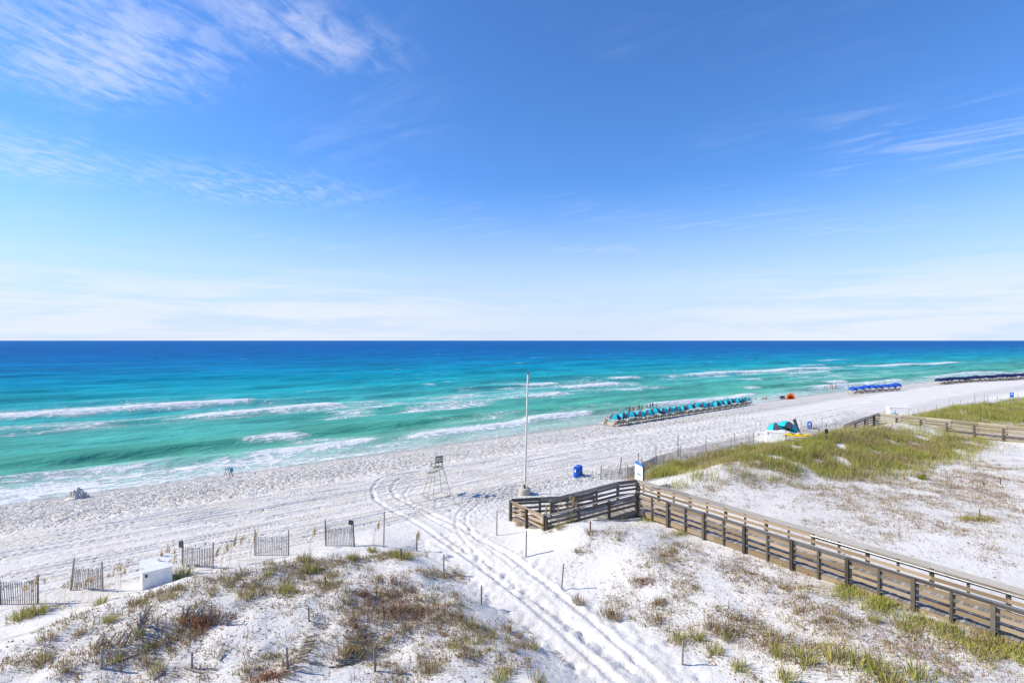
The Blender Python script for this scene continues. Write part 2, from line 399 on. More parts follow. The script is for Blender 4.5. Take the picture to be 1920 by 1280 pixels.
VEG_HOLLOW = patch_list([(1480, 890, 6, 2.0, .9), (1900, 920, 8, 3.5, .9), (1620, 900, 6, 2.0, .9), (1330, 915, 4, 1.0, .8), (1780, 900, 7, 2.5, .9), (1650, 950, 7, 2.5, .5), (1780, 1000, 5, 2, .5), (1420, 900, 5, 1.6, 1.0), (1560, 920, 5, 1.8, 0.9), (1700, 930, 5, 2.0, 0.8), (1840, 890, 6, 2.4, 0.8), (1830, 970, 3, 1.2, 1.0), (1700, 980, 5, 1.2, 0.5), (1560, 985, 5, 1.2, 0.35), (1850, 1040, 4, 1.2, 0.4)])
def field(P, u, v):
    f = np.zeros_like(np.asarray(u, float))
    for (cu, cv, ru, rv, d) in P:
        f = f + d * np.exp(-((u - cu) / ru)**2 - ((v - cv) / rv)**2)
    return f
def veg_mask(x, y):
    u, v = uv(x, y)
    g = 0.55 + 1.3 * fbm(x / 1.3 + 9, y / 1.3, 3)
    return np.clip((field(VEG_LEFT, u, v) + field(VEG_RIGHT, u, v) * 0.9 + field(VEG_HOLLOW, u, v) * 0.8) * g, 0, 1)

# ------------------------------------------------------------------ ground: one sheet from behind the camera to the sea bed
def seg(a, b, st): return np.arange(a, b - 1e-6, st)
gu = np.concatenate([-np.geomspace(3000, 62, 26)[:-1], seg(-62, -22, 1.2), seg(-22, 0, 0.16), seg(0, 28, 0.125), seg(28, 42, 0.16), seg(42, 84, 0.21), seg(84, 170, 0.55), seg(170, 420, 2.0), np.geomspace(420, 4000, 30)])
gw = np.concatenate([-np.geomspace(3000, 14, 22)[:-1], seg(-14, 1, 0.5), seg(1, 31, 0.13), seg(31, 46, 0.105), seg(46, 68, 0.17), seg(68, 80, 1.0), np.linspace(80, 150, 12)])
U, W = np.meshgrid(gu, gw, indexing='ij')
V = W + shift(U)
GX, GY = xy(U, V)
GZ = height(GX, GY)

# -- tyre tracks, as polylines on the sand
def poly(pts): return [(p.x, p.y) for p in (at(a, b) for a, b in pts)]
def resample(pts, step=0.4):
    pts = np.array(pts); d = np.r_[0, np.cumsum(np.hypot(*np.diff(pts, axis=0).T))]
    # smooth corners
    t = np.linspace(0, d[-1], max(8, int(d[-1] / step)))
    q = np.stack([np.interp(t, d, pts[:, 0]), np.interp(t, d, pts[:, 1])], 1)
    for _ in range(4): q[1:-1] = (q[:-2] + 2 * q[1:-1] + q[2:]) / 4
    return q
tracks = []
tracks.append((poly([(1165, 1285), (1060, 1190), (960, 1105), (870, 1040), (790, 985), (735, 958), (703, 937), (697, 917), (712, 899), (757, 880), (820, 866), (900, 855), (1000, 845), (1100, 831), (1200, 815)]), 0.19, 0.075))
tracks.append((poly([(1250, 1285), (1142, 1190), (1040, 1105), (950, 1037), (860, 985), (790, 955), (746, 936), (733, 917), (745, 900), (790, 885), (850, 874), (940, 862), (1040, 850)]), 0.19, 0.075))
tracks.append((poly([(860, 1000), (800, 968), (765, 945), (757, 925), (772, 909), (820, 893), (900, 880), (980, 868)]), 0.14, 0.07))
tracks.append((poly([(960, 1060), (893, 1010), (872, 978), (876, 962), (905, 938), (980, 905)]), 0.13, 0.07))
tracks.append((poly([(920, 1060), (870, 1012), (853, 984), (857, 962), (885, 938), (950, 905)]), 0.13, 0.07))
rr = random.Random(3)
for k in range(40):
    w0 = 32.2 + 18 * (k / 39.0)**1.15 + rr.uniform(-0.4, 0.4)
    for piece in range(3):
        a = rr.uniform(-22, 70); b = a + rr.uniform(14, 55)
        us = np.arange(a, b, 1.0); ph = rr.uniform(0, 9); dr = rr.uniform(-0.025, 0.025)
        ws = w0 + dr * (us - a) + 0.25 * np.sin(us / 11 + ph)
        ws = np.maximum(ws, 31.7)
        X_, Y_ = xy(us, ws + shift(us))
        tracks.append((list(zip(X_, Y_)), rr.uniform(0.09, 0.13), rr.choice((0.05, 0.08, 0.12, 0.22))))
        if rr.random() < 0.6:
            X_, Y_ = xy(us, ws + 1.5 + shift(us)); tracks.append((list(zip(X_, Y_)), 0.10, rr.uniform(0.06, 0.16)))
for k in range(26):
    w0 = rr.uniform(33, 46); a = rr.uniform(8, 40); b = a + rr.uniform(12, 34); us = np.arange(a, b, 1.0); dr = rr.uniform(-0.05, 0.03)
    ws = np.maximum(w0 + dr * (us - a) + 0.2 * np.sin(us / 9 + k), 32); X_, Y_ = xy(us, ws); tracks.append((list(zip(X_, Y_)), 0.11, rr.uniform(0.08, 0.24)))
RUT = np.zeros_like(GZ)
def carve(Z, pts, wid, dep):
    """presses one rut with raised edges into the height grid"""
    q = resample(pts, 0.25)
    u_, v_ = uv(q[:, 0], q[:, 1]); w_ = v_ - shift(u_)
    best = {}
    iu = np.searchsorted(gu, u_); iw = np.searchsorted(gw, w_)
    acc = np.full(Z.shape, 9.0, np.float32)
    for a, b, x, y in zip(iu, iw, q[:, 0], q[:, 1]):
        if a < 6 or b < 6 or a > len(gu) - 7 or b > len(gw) - 7: continue
        sl = (slice(a - 6, a + 7), slice(b - 6, b + 7))
        d = np.hypot(GX[sl] - x, GY[sl] - y)
        acc[sl] = np.minimum(acc[sl], d)
    m = acc < 3 * wid
    d = acc[m] / wid
    jitter = 0.85 + 0.3 * (vnoise(GX[m] * 0.6, GY[m] * 0.6) + 0.5)
    RUT[m] += dep * jitter * (-1.2 * np.exp(-(d / 0.75)**2) + 0.6 * np.exp(-((d - 1.5) / 0.5)**2))
for pts, wid, dep in tracks: carve(GZ, pts, wid, dep)
GZ += np.clip(RUT, -0.21, 0.10)

# -- footprints and kicked-up lumps
def dents(n, u0, u1, w0, w1, rmin, rmax, dmin, dmax):
    us = RNG.uniform(u0, u1, n); ws = RNG.uniform(w0, w1, n)
    iu = np.searchsorted(gu, us); iw = np.searchsorted(gw, ws)
    rad = RNG.uniform(rmin, rmax, n); dep = RNG.uniform(dmin, dmax, n); an = RNG.uniform(0, 3.14, n)
    for du in range(-3, 4):
        for dw in range(-3, 4):
            a = np.clip(iu + du, 0, len(gu) - 1); b = np.clip(iw + dw, 0, len(gw) - 1)
            ex = gu[a] - us; ey = gw[b] - ws
            e1 = ex * np.cos(an) + ey * np.sin(an); e2 = -ex * np.sin(an) + ey * np.cos(an)
            r2 = (e1 / (rad * 1.35))**2 + (e2 / (rad * 0.8))**2
            np.add.at(GZ, (a, b), -dep * (1 - 0.9 * r2 * 0.5) * np.exp(-r2))
dents(26000, -22, 84, 46, 62.5, 0.10, 0.16, 0.05, 0.15)
dents(4500, -22, 84, 31.5, 47, 0.09, 0.15, 0.03, 0.09)
dents(1700, 16, 38, 27.5, 34.5, 0.09, 0.14, 0.03, 0.08)
dents(2200, -10, 60, 1, 31, 0.08, 0.14, 0.02, 0.06)
GZ += sstep(W, 45, 50) * sstep(W, 63.5, 60) * 0.05 * fbm(GX / 0.75, GY / 0.75, 2) * sstep(U, 120, 80)
# walkers' prints between and beside the ruts of the track
for k in range(1500):
    t = rr.random(); base = Vector((5.2 - 9.5 * t, 16.5 + 15.0 * t, 0)); off = rr.choice((rr.gauss(-1.5, .35), rr.gauss(0.05, .25), rr.gauss(0.05, .25), rr.gauss(1.7, .5)))
    x = base.x + 0.84 * off; y = base.y + 0.544 * off
    u, v = uv(x, y); a = int(np.searchsorted(gu, u)); b = int(np.searchsorted(gw, v))
    sl = (slice(a - 2, a + 3), slice(b - 2, b + 3))
    GZ[sl] -= 0.05 * rr.uniform(0.5, 1.2) * np.exp(-((GX[sl] - x)**2 + (GY[sl] - y)**2) / 0.12**2)
WETN = fbm(U / 7.0, W / 2.5, 3) * 1.5
WET = sstep(W + WETN + 1.2 * vnoise(U / 15.0, U * 0 + 3.3), 61.0, 62.7)
GZ -= 0.0
# the wet sand is smoothed by the swash
GZ = GZ * (1 - WET) + height(GX, GY) * WET
LIT = veg_mask(GX, GY)
LUMP = np.clip(0.22 + 0.75 * sstep(W, 44, 51) + 0.45 * sstep(U, 17, 22) * sstep(W, 27, 30) * sstep(W, 35, 32.5), 0, 1.0)
ground = add_obj('beach_ground', grid_mesh('beach_ground', GX, GY, GZ, [('wet', WET), ('litter', LIT), ('lump', LUMP)]), M['sand'])
tag(ground, 'white quartz sand of the beach and dunes with tyre tracks', 'sand', kind='structure')

# ------------------------------------------------------------------ sea
su = np.concatenate([-np.geomspace(60000, 420, 40)[:-1], seg(-420, -70, 5), seg(-70, 150, 0.75), seg(150, 420, 2.2), np.geomspace(420, 60000, 45)])
sw = np.concatenate([seg(61.5, 92, 0.3), seg(92, 140, 0.45), seg(140, 240, 1.0), seg(240, 620, 4.5), np.geomspace(620, 80000, 60)])
U2, W2 = np.meshgrid(su, sw, indexing='ij')
SHF = shift(U2) * sstep(W2, 5000, 300)
X2, Y2 = xy(U2, W2 + SHF)
Z2 = np.zeros_like(X2)
fade = sstep(W2, 64, 74)
# swell crests: (offshore distance, height, front width, back width, foam pieces [(u0, u1)])
crests = [
    (75.0, 0.50, 1.6, 3.2, [(-60, -7, .5), (9, 29, 1), (31, 74, 1), (90, 140, .9), (165, 230, .9), (250, 330, .8)], 1.2, 2.2),
    (86.0, 0.50, 1.8, 4.0, [(11.5, 21.5, 1), (150, 159, .8), (196, 212, .9)], 0.9, 3.0),
    (104.0, 0.55, 2.6, 6.0, [(80, 96, .9), (112, 124, .8), (176, 188, .8)], 1.5, 5.0),
    (115.0, 0.62, 2.6, 6.5, [(3, 36, 1), (60, 66, .6), (99, 128, 1), (225, 262, .8)], 1.3, 7.5),
    (129.0, 0.85, 3.0, 7.5, [(-160, 21.5, 1), (94, 112, 1), (135, 152, .9), (176, 292, 1), (310, 420, .9)], 1.5, 8.5),
    (153.0, 0.65, 4.0, 9.0, [(75, 80, .8), (300, 330, .6)], 2.0, 3.0),
    (178.0, 0.55, 5.0, 10.0, [], 3, 4), (203.0, 0.6, 5.0, 11.0, [(103, 107, .8), (400, 430, .7)], 3, 3),
    (232.0, 0.5, 6, 12, [], 3, 4), (262.0, 0.5, 7, 13, [], 4, 4), (300.0, 0.45, 8, 15, [], 4, 4)]
FO = np.zeros_like(Z2)
for k, (wc, a, lf, lb, pieces, wander, trail) in enumerate(crests):
    c = wc + wander * 2.2 * fbm(U2 / 38.0 + 11 * k, U2 * 0 + 5.5 * k, 3)
    c = c + 1.3 * vnoise(U2 / 9.0, U2 * 0 + 2.2 * k) * 0.6
    dw = W2 - c
    am = 1.5 * a * (0.75 + 0.8 * vnoise(U2 / 26.0 + 4 * k, U2 * 0 + k))
    near = U2 * 0
    for (u0, u1, st) in pieces:
        we = 5.0 * vnoise(U2 * 0 + u0, W2 / 3.0); e = sstep(U2, u0 - 2.5 + we, u0 + 6.0 + we) * sstep(U2, u1 + 1.5 + we * .6, u1 - 3.0 + we * .6)
        ln = 0.65 + 0.7 * (vnoise(U2 / 5.0 + 3 * k, W2 / 4.0) + 0.5)
        roller = np.exp(-((dw + 0.5) / (0.8 + 1.2 * ln))**2) * 1.2
        tail = np.where(dw > 0, np.exp(-dw / (trail * ln * 1.5)), 0) * 0.85
        FO = np.maximum(FO, st * e * np.maximum(roller, tail))
        near = np.maximum(near, e)
    am = am * (1 + 0.25 * near)
    prof = np.where(dw < 0, np.exp(-(dw / lf)**2), np.exp(-(dw / lb)**2))
    Z2 += am * prof * fade
    Z2 += 0.10 * near * prof * vnoise(U2 / 0.9, W2 / 0.9) * fade
# loose foam sheets left behind by older breakers
def sheet(u0, u1, w0, w1, st):
    e = sstep(U2, u0, u0 + 6) * sstep(U2, u1, u1 - 10) * sstep(W2, w0, w0 + 2.5) * sstep(W2, w1, w1 - 4)
    return st * e * (0.6 + 1.0 * fbm(U2 / 7.0, W2 / 3.0, 3))
for s_ in [(24, 80, 98, 121, .62), (-60, 14, 128, 150, .55), (-60, 44, 108, 126, .50), (70, 140, 100, 130, .50), (14, 32, 76, 84, .55), (155, 310, 118, 138, .55), (-60, 8, 66, 82, .62), (180, 330, 84, 112, .36), (40, 110, 78, 90, .30)]:
    FO = np.maximum(FO, 1.25 * sheet(*s_))
# swash: the last thin sheet of water running up the sand
swn = fbm(U2 / 6.0, W2 / 2.0, 3)
SWL = np.interp(U2, [-400, -12, 3, 14, 24, 34, 45, 60, 75, 400], [.95, .95, .90, .78, .52, .46, .38, .34, .46, .46])
FO = np.maximum(FO, SWL * sstep(W2, 76.0, 70.5) * (1.0 + 0.9 * swn))
edge = 63.6 - 0.55 * WETN[0, 0] * 0 + 1.6 * fbm(U2 / 13.0, U2 * 0 + 8.8, 3) + np.interp(U2, [-60, 0, 20, 40, 400], [-1.2, -0.9, 0.2, 0.6, 0.4])
FO = np.maximum(FO, 0.62 * np.exp(-((W2 - edge - 0.35) / 0.45)**2))
# whitecaps further out
cap = np.zeros_like(FO)
r5 = np.random.default_rng(9)
for k in range(130):
    wu = r5.uniform(-300, 420); ww = 145 + 600 * r5.random()**1.6; ln = r5.uniform(1.0, 4.5); st = r5.uniform(0.5, 0.9)
    iu0, iu1 = np.searchsorted(su, [wu - 3 * ln, wu + 3 * ln]); iw0, iw1 = np.searchsorted(sw, [ww - 6, ww + 6])
    if iu1 - iu0 < 2 or iw1 - iw0 < 2: continue
    sl = (slice(iu0, iu1), slice(iw0, iw1))
    cap[sl] = np.maximum(cap[sl], st * np.exp(-((U2[sl] - wu) / ln)**2 - ((W2[sl] - ww) / 1.0)**2))
FO = np.maximum(FO, cap)
chop = 0.25 * fbm(U2 / 9.0, W2 / 3.6, 4) + 0.6 * fbm(U2 / 34.0, W2 / 11.0, 3)
Z2 += chop * fade * sstep(W2, 3000, 500)
bed = height(X2, Y2)
Z2 = np.where(W2 < edge, bed - 0.15, np.maximum(Z2, bed + 0.035 + 0.05 * np.clip(FO, 0, 1)))
# body colour of the water from its depth over white sand
lw = np.log(np.maximum(W2 + 10 * fbm(U2 / 40.0, W2 / 18.0, 3) * sstep(W2, 75, 110), 60))
stops = np.log(np.array([60, 68, 73, 84, 105, 128, 165, 230, 320, 520, 1000, 4000, 80000]))
cols = np.array([(.42, .40, .33), (.33, .46, .40), (.19, .43, .36), (.07, .335, .255), (.075, .36, .32), (.05, .34, .345), (.012, .30, .355), (.001, .235, .365), (0, .175, .355), (0, .125, .33), (0, .10, .31), (0, .105, .32), (0, .12, .345)])
TI = np.stack([np.interp(lw, stops, cols[:, i]) for i in range(3)], -1)
sea = add_obj('sea', grid_mesh('sea', X2, Y2, Z2, [('foam', np.clip(FO, 0, 1.2)), ('tint', TI)]), M['sea'])
tag(sea, 'emerald to deep blue sea with breaking waves', 'sea', kind='structure')

#==PART2==
# ------------------------------------------------------------------ shared little meshes
def box_mesh(name='unit_box', bev=0.0):
    bm = bmesh.new(); bmesh.ops.create_cube(bm, size=1.0)
    me = bpy.data.meshes.new(name); bm.to_mesh(me); bm.free(); return me
def tube_mesh(name, n=8, r0=0.5, r1=0.5):
    """unit tube along x from -0.5 to 0.5"""
    vs = []; fs = []
    for x, r in ((-0.5, r0), (0.5, r1)):
        for k in range(n):
            a = 2 * math.pi * k / n; vs.append((x, r * math.cos(a), r * math.sin(a)))
    for k in range(n): fs.append((k, (k + 1) % n, n + (k + 1) % n, n + k))
    fs.append(tuple(range(n))[::-1]); fs.append(tuple(range(n, 2 * n)))
    me = bpy.data.meshes.new(name); me.from_pydata(vs, [], fs); me.update()
    for p in me.polygons[:n]: p.use_smooth = True
    return me
_base = {}
def shared(kind, mat):
    k = (kind, mat)
    if k not in _base:
        me = box_mesh(kind + '_' + mat) if kind == 'board' else (tube_mesh(kind + '_' + mat) if kind == 'rod' else tube_mesh(kind + '_' + mat, 8, 0.5, 0.42))
        me.materials.append(M[mat]); _base[k] = me
    return _base[k]
def beam(parent, name, a, b, w, h, mat, up=(0, 0, 1), kind='board', roll=0.0):
    """a straight piece from a to b (world), w wide, h deep along `up`"""
    a = Vector(a); b = Vector(b); x = (b - a); ln = x.length; x.normalize()
    upv = Vector(up)
    if abs(x.dot(upv.normalized())) > 0.98: upv = Vector((0, 1, 0)) if abs(x.y) < 0.9 else Vector((1, 0, 0))
    y = upv.cross(x).normalized(); z = x.cross(y).normalized()
    if roll:
        q = Matrix.Rotation(roll, 3, x); y = q @ y; z = q @ z
    c = (a + b) / 2
    mw = Matrix(((x.x * ln, y.x * w, z.x * h, c.x), (x.y * ln, y.y * w, z.y * h, c.y), (x.z * ln, y.z * w, z.z * h, c.z), (0, 0, 0, 1)))
    return add_obj(name, shared(kind, mat), None, parent, mw)
def mesh_obj(name, vs, fs, mat, parent=None, smooth_=False, mw=None):
    me = bpy.data.meshes.new(name); me.from_pydata([tuple(v) for v in vs], [], fs); me.update()
    if smooth_:
        for p in me.polygons: p.use_smooth = True
    me.materials.append(M[mat] if isinstance(mat, str) else mat)
    o = bpy.data.objects.new(name, me); C.objects.link(o); o.parent = parent
    if mw is not None: o.matrix_basis = mw
    return o
def lathe(name, prof, mat, parent=None, n=16, mw=None, smooth_=True):
    vs = []; fs = []
    for r, z in prof:
        for k in range(n):
            a = 2 * math.pi * k / n; vs.append((r * math.cos(a), r * math.sin(a), z))
    for i in range(len(prof) - 1):
        for k in range(n):
            fs.append((i * n + k, i * n + (k + 1) % n, (i + 1) * n + (k + 1) % n, (i + 1) * n + k))
    fs.append(tuple(range(n))[::-1]); fs.append(tuple(range((len(prof) - 1) * n, len(prof) * n)))
    return mesh_obj(name, vs, fs, mat, parent, smooth_, mw)

# ------------------------------------------------------------------ boardwalks
def lerp(a, b, t): return Vector(a) * (1 - t) + Vector(b) * t
def rail(root, a, b, spans, side, mats, cap=True, tall=True, deep=None, boards=3, mid=False, hgt=1.05):
    """posts, boards and a cap from deck point a to b; side = direction out from the deck (unit xy)"""
    bm_, pm_, cm_ = mats
    side = Vector((side[0], side[1], 0))
    a = Vector(a); b = Vector(b)
    for k in range(spans + 1):
        p = lerp(a, b, k / spans) + side * 0.09
        g = gz(p.x, p.y) - 0.25
        beam(root, 'post', (p.x, p.y, min(g, p.z - 0.3)), (p.x, p.y, p.z + hgt + (0.07 if k % 2 == 0 else 0.0)), 0.14, 0.14, pm_, (side.x, side.y, 0))
        if k == spans: break
        q0 = lerp(a, b, k / spans) + side * 0.0; q1 = lerp(a, b, (k + 1) / spans) + side * 0.0
        up = Vector((0, 0, 1)); jit = lambda: rr.uniform(-0.022, 0.022)
        zs = [0.30, 0.59, 0.88][:boards]
        for z_ in zs:
            beam(root, 'rail_board', q0 + up * (z_ + jit()), q1 + up * (z_ + jit()), 0.038, 0.15, bm_)
        if mid:
            c = (q0 + q1) / 2 + side * 0.07
            beam(root, 'short_post', c - up * 0.28, c + up * (hgt - 0.02), 0.09, 0.09, pm_, (side.x, side.y, 0))
        if cap:      # wide cap board that slopes in towards the deck
            off = side * 0.02 + up * (hgt + 0.045)
            d = (q1 - q0).normalized(); n = (Vector((0, 0, 1)) * 0.62 - side * 0.78)
            beam(root, 'cap_board', q0 + off, q1 + off, 0.235, 0.036, cm_, n)
    for k in range(max(1, spans // 2)):
        n_ = max(1, spans // 2)
        q0 = lerp(a, b, k / n_); q1 = lerp(a, b, (k + 1) / n_)
        beam(root, 'rim_joist', q0 - Vector((0, 0, 0.17)), q1 - Vector((0, 0, 0.17)), 0.045, 0.26, bm_)
def deck(root, a, b, c, d, mat, width=0.14, gap=0.012):
    """planks across from side a->b to side c->d"""
    a, b, c, d = map(Vector, (a, b, c, d)); n = int((b - a).length / (width + gap))
    for k in range(n):
        t = (k + 0.5) / n
        p = lerp(a, b, t); q = lerp(c, d, t)
        beam(root, 'plank', p, q, width, 0.04, mat, (0, 0, 1))

DZ = 4.30
# first boardwalk: main run from the corner above the sand towards the lower right
bw = empty('boardwalk', (13.0, 26.0, gz(13, 26)))
tag(bw, 'long weathered timber boardwalk with board railings and a switchback ramp at the right', 'boardwalk')
dirA = Vector((0.577, -0.817, 0)); nA = Vector((0.817, 0.577, 0))
K = Vector((7.94, 32.46, DZ)); LA = 2.4 * 9
E = K + dirA * LA
FK = K + nA * 2.0; FE = E + nA * 2.0
tanM = ('tan_wood', 'post_wood', 'grey_wood'); rampM = ('ramp_wood', 'post_wood', 'ramp_wood')
rail(bw, K, E, 9, -nA, tanM, mid=True)
CN = FK - dirA * 1.695
rail(bw, CN, FK, 1, nA, tanM)
rail(bw, FK, FE, 9, nA, tanM, mid=True)
deck(bw, K, E, FK, FE, 'deck_wood')
hr0 = FK + dirA * 9.6 - nA * 0.14; hr1 = FE - nA * 0.14
beam(bw, 'handrail', hr0 + Vector((0, 0, 0.93)), hr1 + Vector((0, 0, 0.93)), 0.055, 0.055, 'pipe', kind='rod')
for k in range(6):
    p = lerp(hr0, hr1, k / 5.0) + Vector((0, 0, 0.93)); beam(bw, 'handrail_bracket', p - Vector((0, 0, 0.09)), p + nA * 0.13, 0.03, 0.03, 'wire', kind='rod')
# switchback ramp down to the sand
rd = Vector((-0.927, -0.376, 0)); rs = Vector((-0.376, 0.927, 0))       # down the near lane; towards the far lane
c0 = K.copy(); c1 = K + rd * 6.42 + Vector((0, 0, -0.66))
b0 = FK + Vector((0.1, 0.0, 0)); b1 = b0 + rd * 6.35 + Vector((0, 0, -0.60))
a1 = c1 + rs * 4.15 + rd * .5 + Vector((0, 0, -.27)); a0 = a1 - rd * 6.3 + Vector((0, 0, -0.42))
bl = b0 + rd * 6.35; land_b = c1 + rs * 2.05
rail(bw, c0, c1, 3, -rs, rampM, cap=False)
beam(bw, 'cap_board', c0 + Vector((0, 0, 1.07)), c1 + Vector((0, 0, 1.07)), 0.14, 0.036, 'ramp_wood')
m0 = c0 + rs * 2.1; m1 = m0 + rd * 5.0 + Vector((0, 0, -0.55))
rail(bw, m0 - rd * 1.55, m0, 1, rs, rampM); rail(bw, m0, m1, 3, rs, rampM)
deck(bw, CN, FK, m0, K, 'deck_wood')
rail(bw, a0, a1, 3, rs, rampM)
rail(bw, a1, c1, 2, rd, ('tan_wood', 'post_wood', 'grey_wood'), cap=False)
beam(bw, 'cap_board', a1 + Vector((0, 0, 1.06)) + rd * 0.05, c1 + Vector((0, 0, 1.06)) + rd * 0.05, 0.14, 0.036, 'tan_wood')
deck(bw, c0, c1 - rd * 1.2, c0 + rs * 2.05, c1 - rd * 1.2 + rs * 2.05, 'deck_wood')
deck(bw, c1 - rd * 1.2, c1, a1 - rd * 1.2, a1, 'deck_wood')
deck(bw, a0 - rs * 2.0, a1 - rs * 2.0 - rd * 1.2, a0, a1 - rd * 1.2, 'deck_wood')

# second boardwalk, further along the dune
bw2 = empty('boardwalk', (50.0, 60.0, gz(50, 60)))
tag(bw2, 'pale timber boardwalk crossing the grassy dune at the far right edge', 'boardwalk')
dB = Vector((0.615, -0.789, 0)); nB = Vector((0.789, 0.615, 0))
K2 = Vector((46.0, 65.1, 4.42)); E2 = K2 + dB * 2.4 * 9
F2 = K2 + nB * 2.0; G2 = E2 + nB * 2.0
yM = ('yellow_wood', 'post_wood', 'yellow_wood')
rail(bw2, K2, E2, 9, -nB, yM, cap=False)
beam(bw2, 'cap_board', K2 + Vector((0, 0, 1.07)), E2 + Vector((0, 0, 1.07)), 0.14, 0.036, 'grey_wood')
rail(bw2, F2, G2, 9, nB, yM)
deck(bw2, K2, E2, F2, G2, 'deck_wood')
rd2 = Vector((-0.90, -0.43, 0)); rs2 = Vector((-0.43, 0.90, 0))
k3 = K2 + rd2 * 6.0 + Vector((0, 0, -1.0)); f3 = F2 + rd2 * 7.2 + Vector((0, 0, -1.0))
rail(bw2, K2, k3, 3, -rs2, yM, cap=False)
beam(bw2, 'cap_board', K2 + Vector((0, 0, 1.07)), k3 + Vector((0, 0, 1.07)), 0.14, 0.036, 'grey_wood')
rail(bw2, F2, f3, 3, rs2, yM)
deck(bw2, K2, k3, F2, f3, 'deck_wood')

# ------------------------------------------------------------------ sand fences and posts
SL = [0]
def post_piece(root, name, x, y, h, mat='slat_wood', r=0.085, lean=(0, 0), sink=0.3):
    g = gz(x, y)
    return beam(root, name, (x, y, g - sink), (x + lean[0], y + lean[1], g + h), r, r, mat, kind='log')
def fence(p0, p1, h0, h1, label, lean0=(0, 0), lean1=(0, 0), group=None, parts=True, sh=1.08, sag=0.05, step=0.098, post0=True, name='sand_fence', cat='fence', droop=0.0):
    p0 = Vector(p0); p1 = Vector(p1)
    root = empty(name, (p0 + p1) / 2); tag(root, label, cat, group)
    if post0: post_piece(root, 'post', p0.x, p0.y, h0, lean=lean0)
    post_piece(root, 'post', p1.x, p1.y, h1, lean=lean1)
    n = max(3, int((p1 - p0).xy.length / step)); tops = []; vs = []; fs = []
    for k in range(1, n):
        t = k / n; x = p0.x + (p1.x - p0.x) * t; y = p0.y + (p1.y - p0.y) * t
        g = gz(x, y); dip = sag * math.sin(math.pi * t) + rr.uniform(-0.02, 0.03)
        lx = lean0[0] * (1 - t) * 0.8 + lean1[0] * t * 0.8 + rr.uniform(-0.015, 0.015); ly = rr.uniform(-0.02, 0.02)
        a = Vector((x, y, g - 0.05)); b = Vector((x + lx, y + ly, g + sh - dip))
        if parts: beam(root, 'slat', a, b, 0.032, 0.010, 'slat_wood', (0, 1, 0))
        else:
            d = (p1 - p0).normalized() * 0.012; i0 = len(vs); nn = Vector((-d.y, d.x, 0)).normalized() * 0.006
            for q in (a, b):
                vs += [q - d - nn, q + d - nn, q + d + nn, q - d + nn]
            fs += [tuple(i0 + j for j in f) for f in ((0, 1, 5, 4), (1, 2, 6, 5), (2, 3, 7, 6), (3, 0, 4, 7), (4, 5, 6, 7))]
        tops.append((a, b))
    if not parts:
        o = mesh_obj('slats', [v - root.location for v in vs], fs, 'slat_wood', root); o['kind'] = 'stuff'
    for f in (0.22, 0.78):
        A = lerp(tops[0][0], tops[0][1], f); B = lerp(tops[-1][0], tops[-1][1], f); Md = lerp(tops[len(tops) // 2][0], tops[len(tops) // 2][1], f)
        beam(root, 'wire', A, Md, 0.012, 0.012, 'wire', kind='rod'); beam(root, 'wire', Md, B, 0.012, 0.012, 'wire', kind='rod')
    return root
def ph(px, py, top):            # height above ground of a post seen from py up to top
    p = at(px, py); return (py - top) * p.y / 960.0, p
left_panels = [((2, 1133, 1072), (71, 1131, 1077), (-0.12, 0), (0.0, 0), 'slatted sand fence panel cut by the left edge of the picture'),
               ((131, 1106, 1045), (193, 1108, 1052), (0.22, 0), (-0.05, 0), 'slatted sand fence panel with a leaning left post, left of the white chest'),
               ((343, 1062, 1011), (399, 1065, 1016), (-0.05, 0), (0.02, 0), 'slatted sand fence panel just right of the white chest, small board on its left post'),
               ((478, 1041, 992), (541, 1040, 993), (0, 0), (0, 0), 'slatted sand fence panel, fourth from the left edge'),
               ((611, 1023, 974), (665, 1024, 976), (-0.04, 0), (-0.10, 0), 'slatted sand fence panel nearest the vehicle track, small sign on its right post')]
for (a, b, l0, l1, lab) in left_panels:
    h0, p0 = ph(a[0], a[1], a[2]); h1, p1 = ph(b[0], b[1], b[2])
    f = fence(p0, p1, h0, h1, lab, l0, l1, 'short sand fence panels left of the track')
    if 'small board' in lab:
        q = p0 + Vector((-0.06, -0.07, h0 - 0.10)); beam(f, 'small_board', q + Vector((-.11, 0, -.12)), q + Vector((.13, 0, -.12)), 0.03, 0.34, 'slat_wood')
    if 'small sign' in lab:
        q = p1 + Vector((-0.20, -0.05, 0)); post_piece(f, 'sign_stake', q.x, q.y, h1 + 0.08, r=0.06, lean=(0.03, 0))
        z = gz(q.x, q.y) + h1 - 0.05; beam(f, 'sign_board', (q.x - 0.11, q.y - 0.05, z), (q.x + 0.14, q.y - 0.05, z), 0.025, 0.26, 'grey_sign')

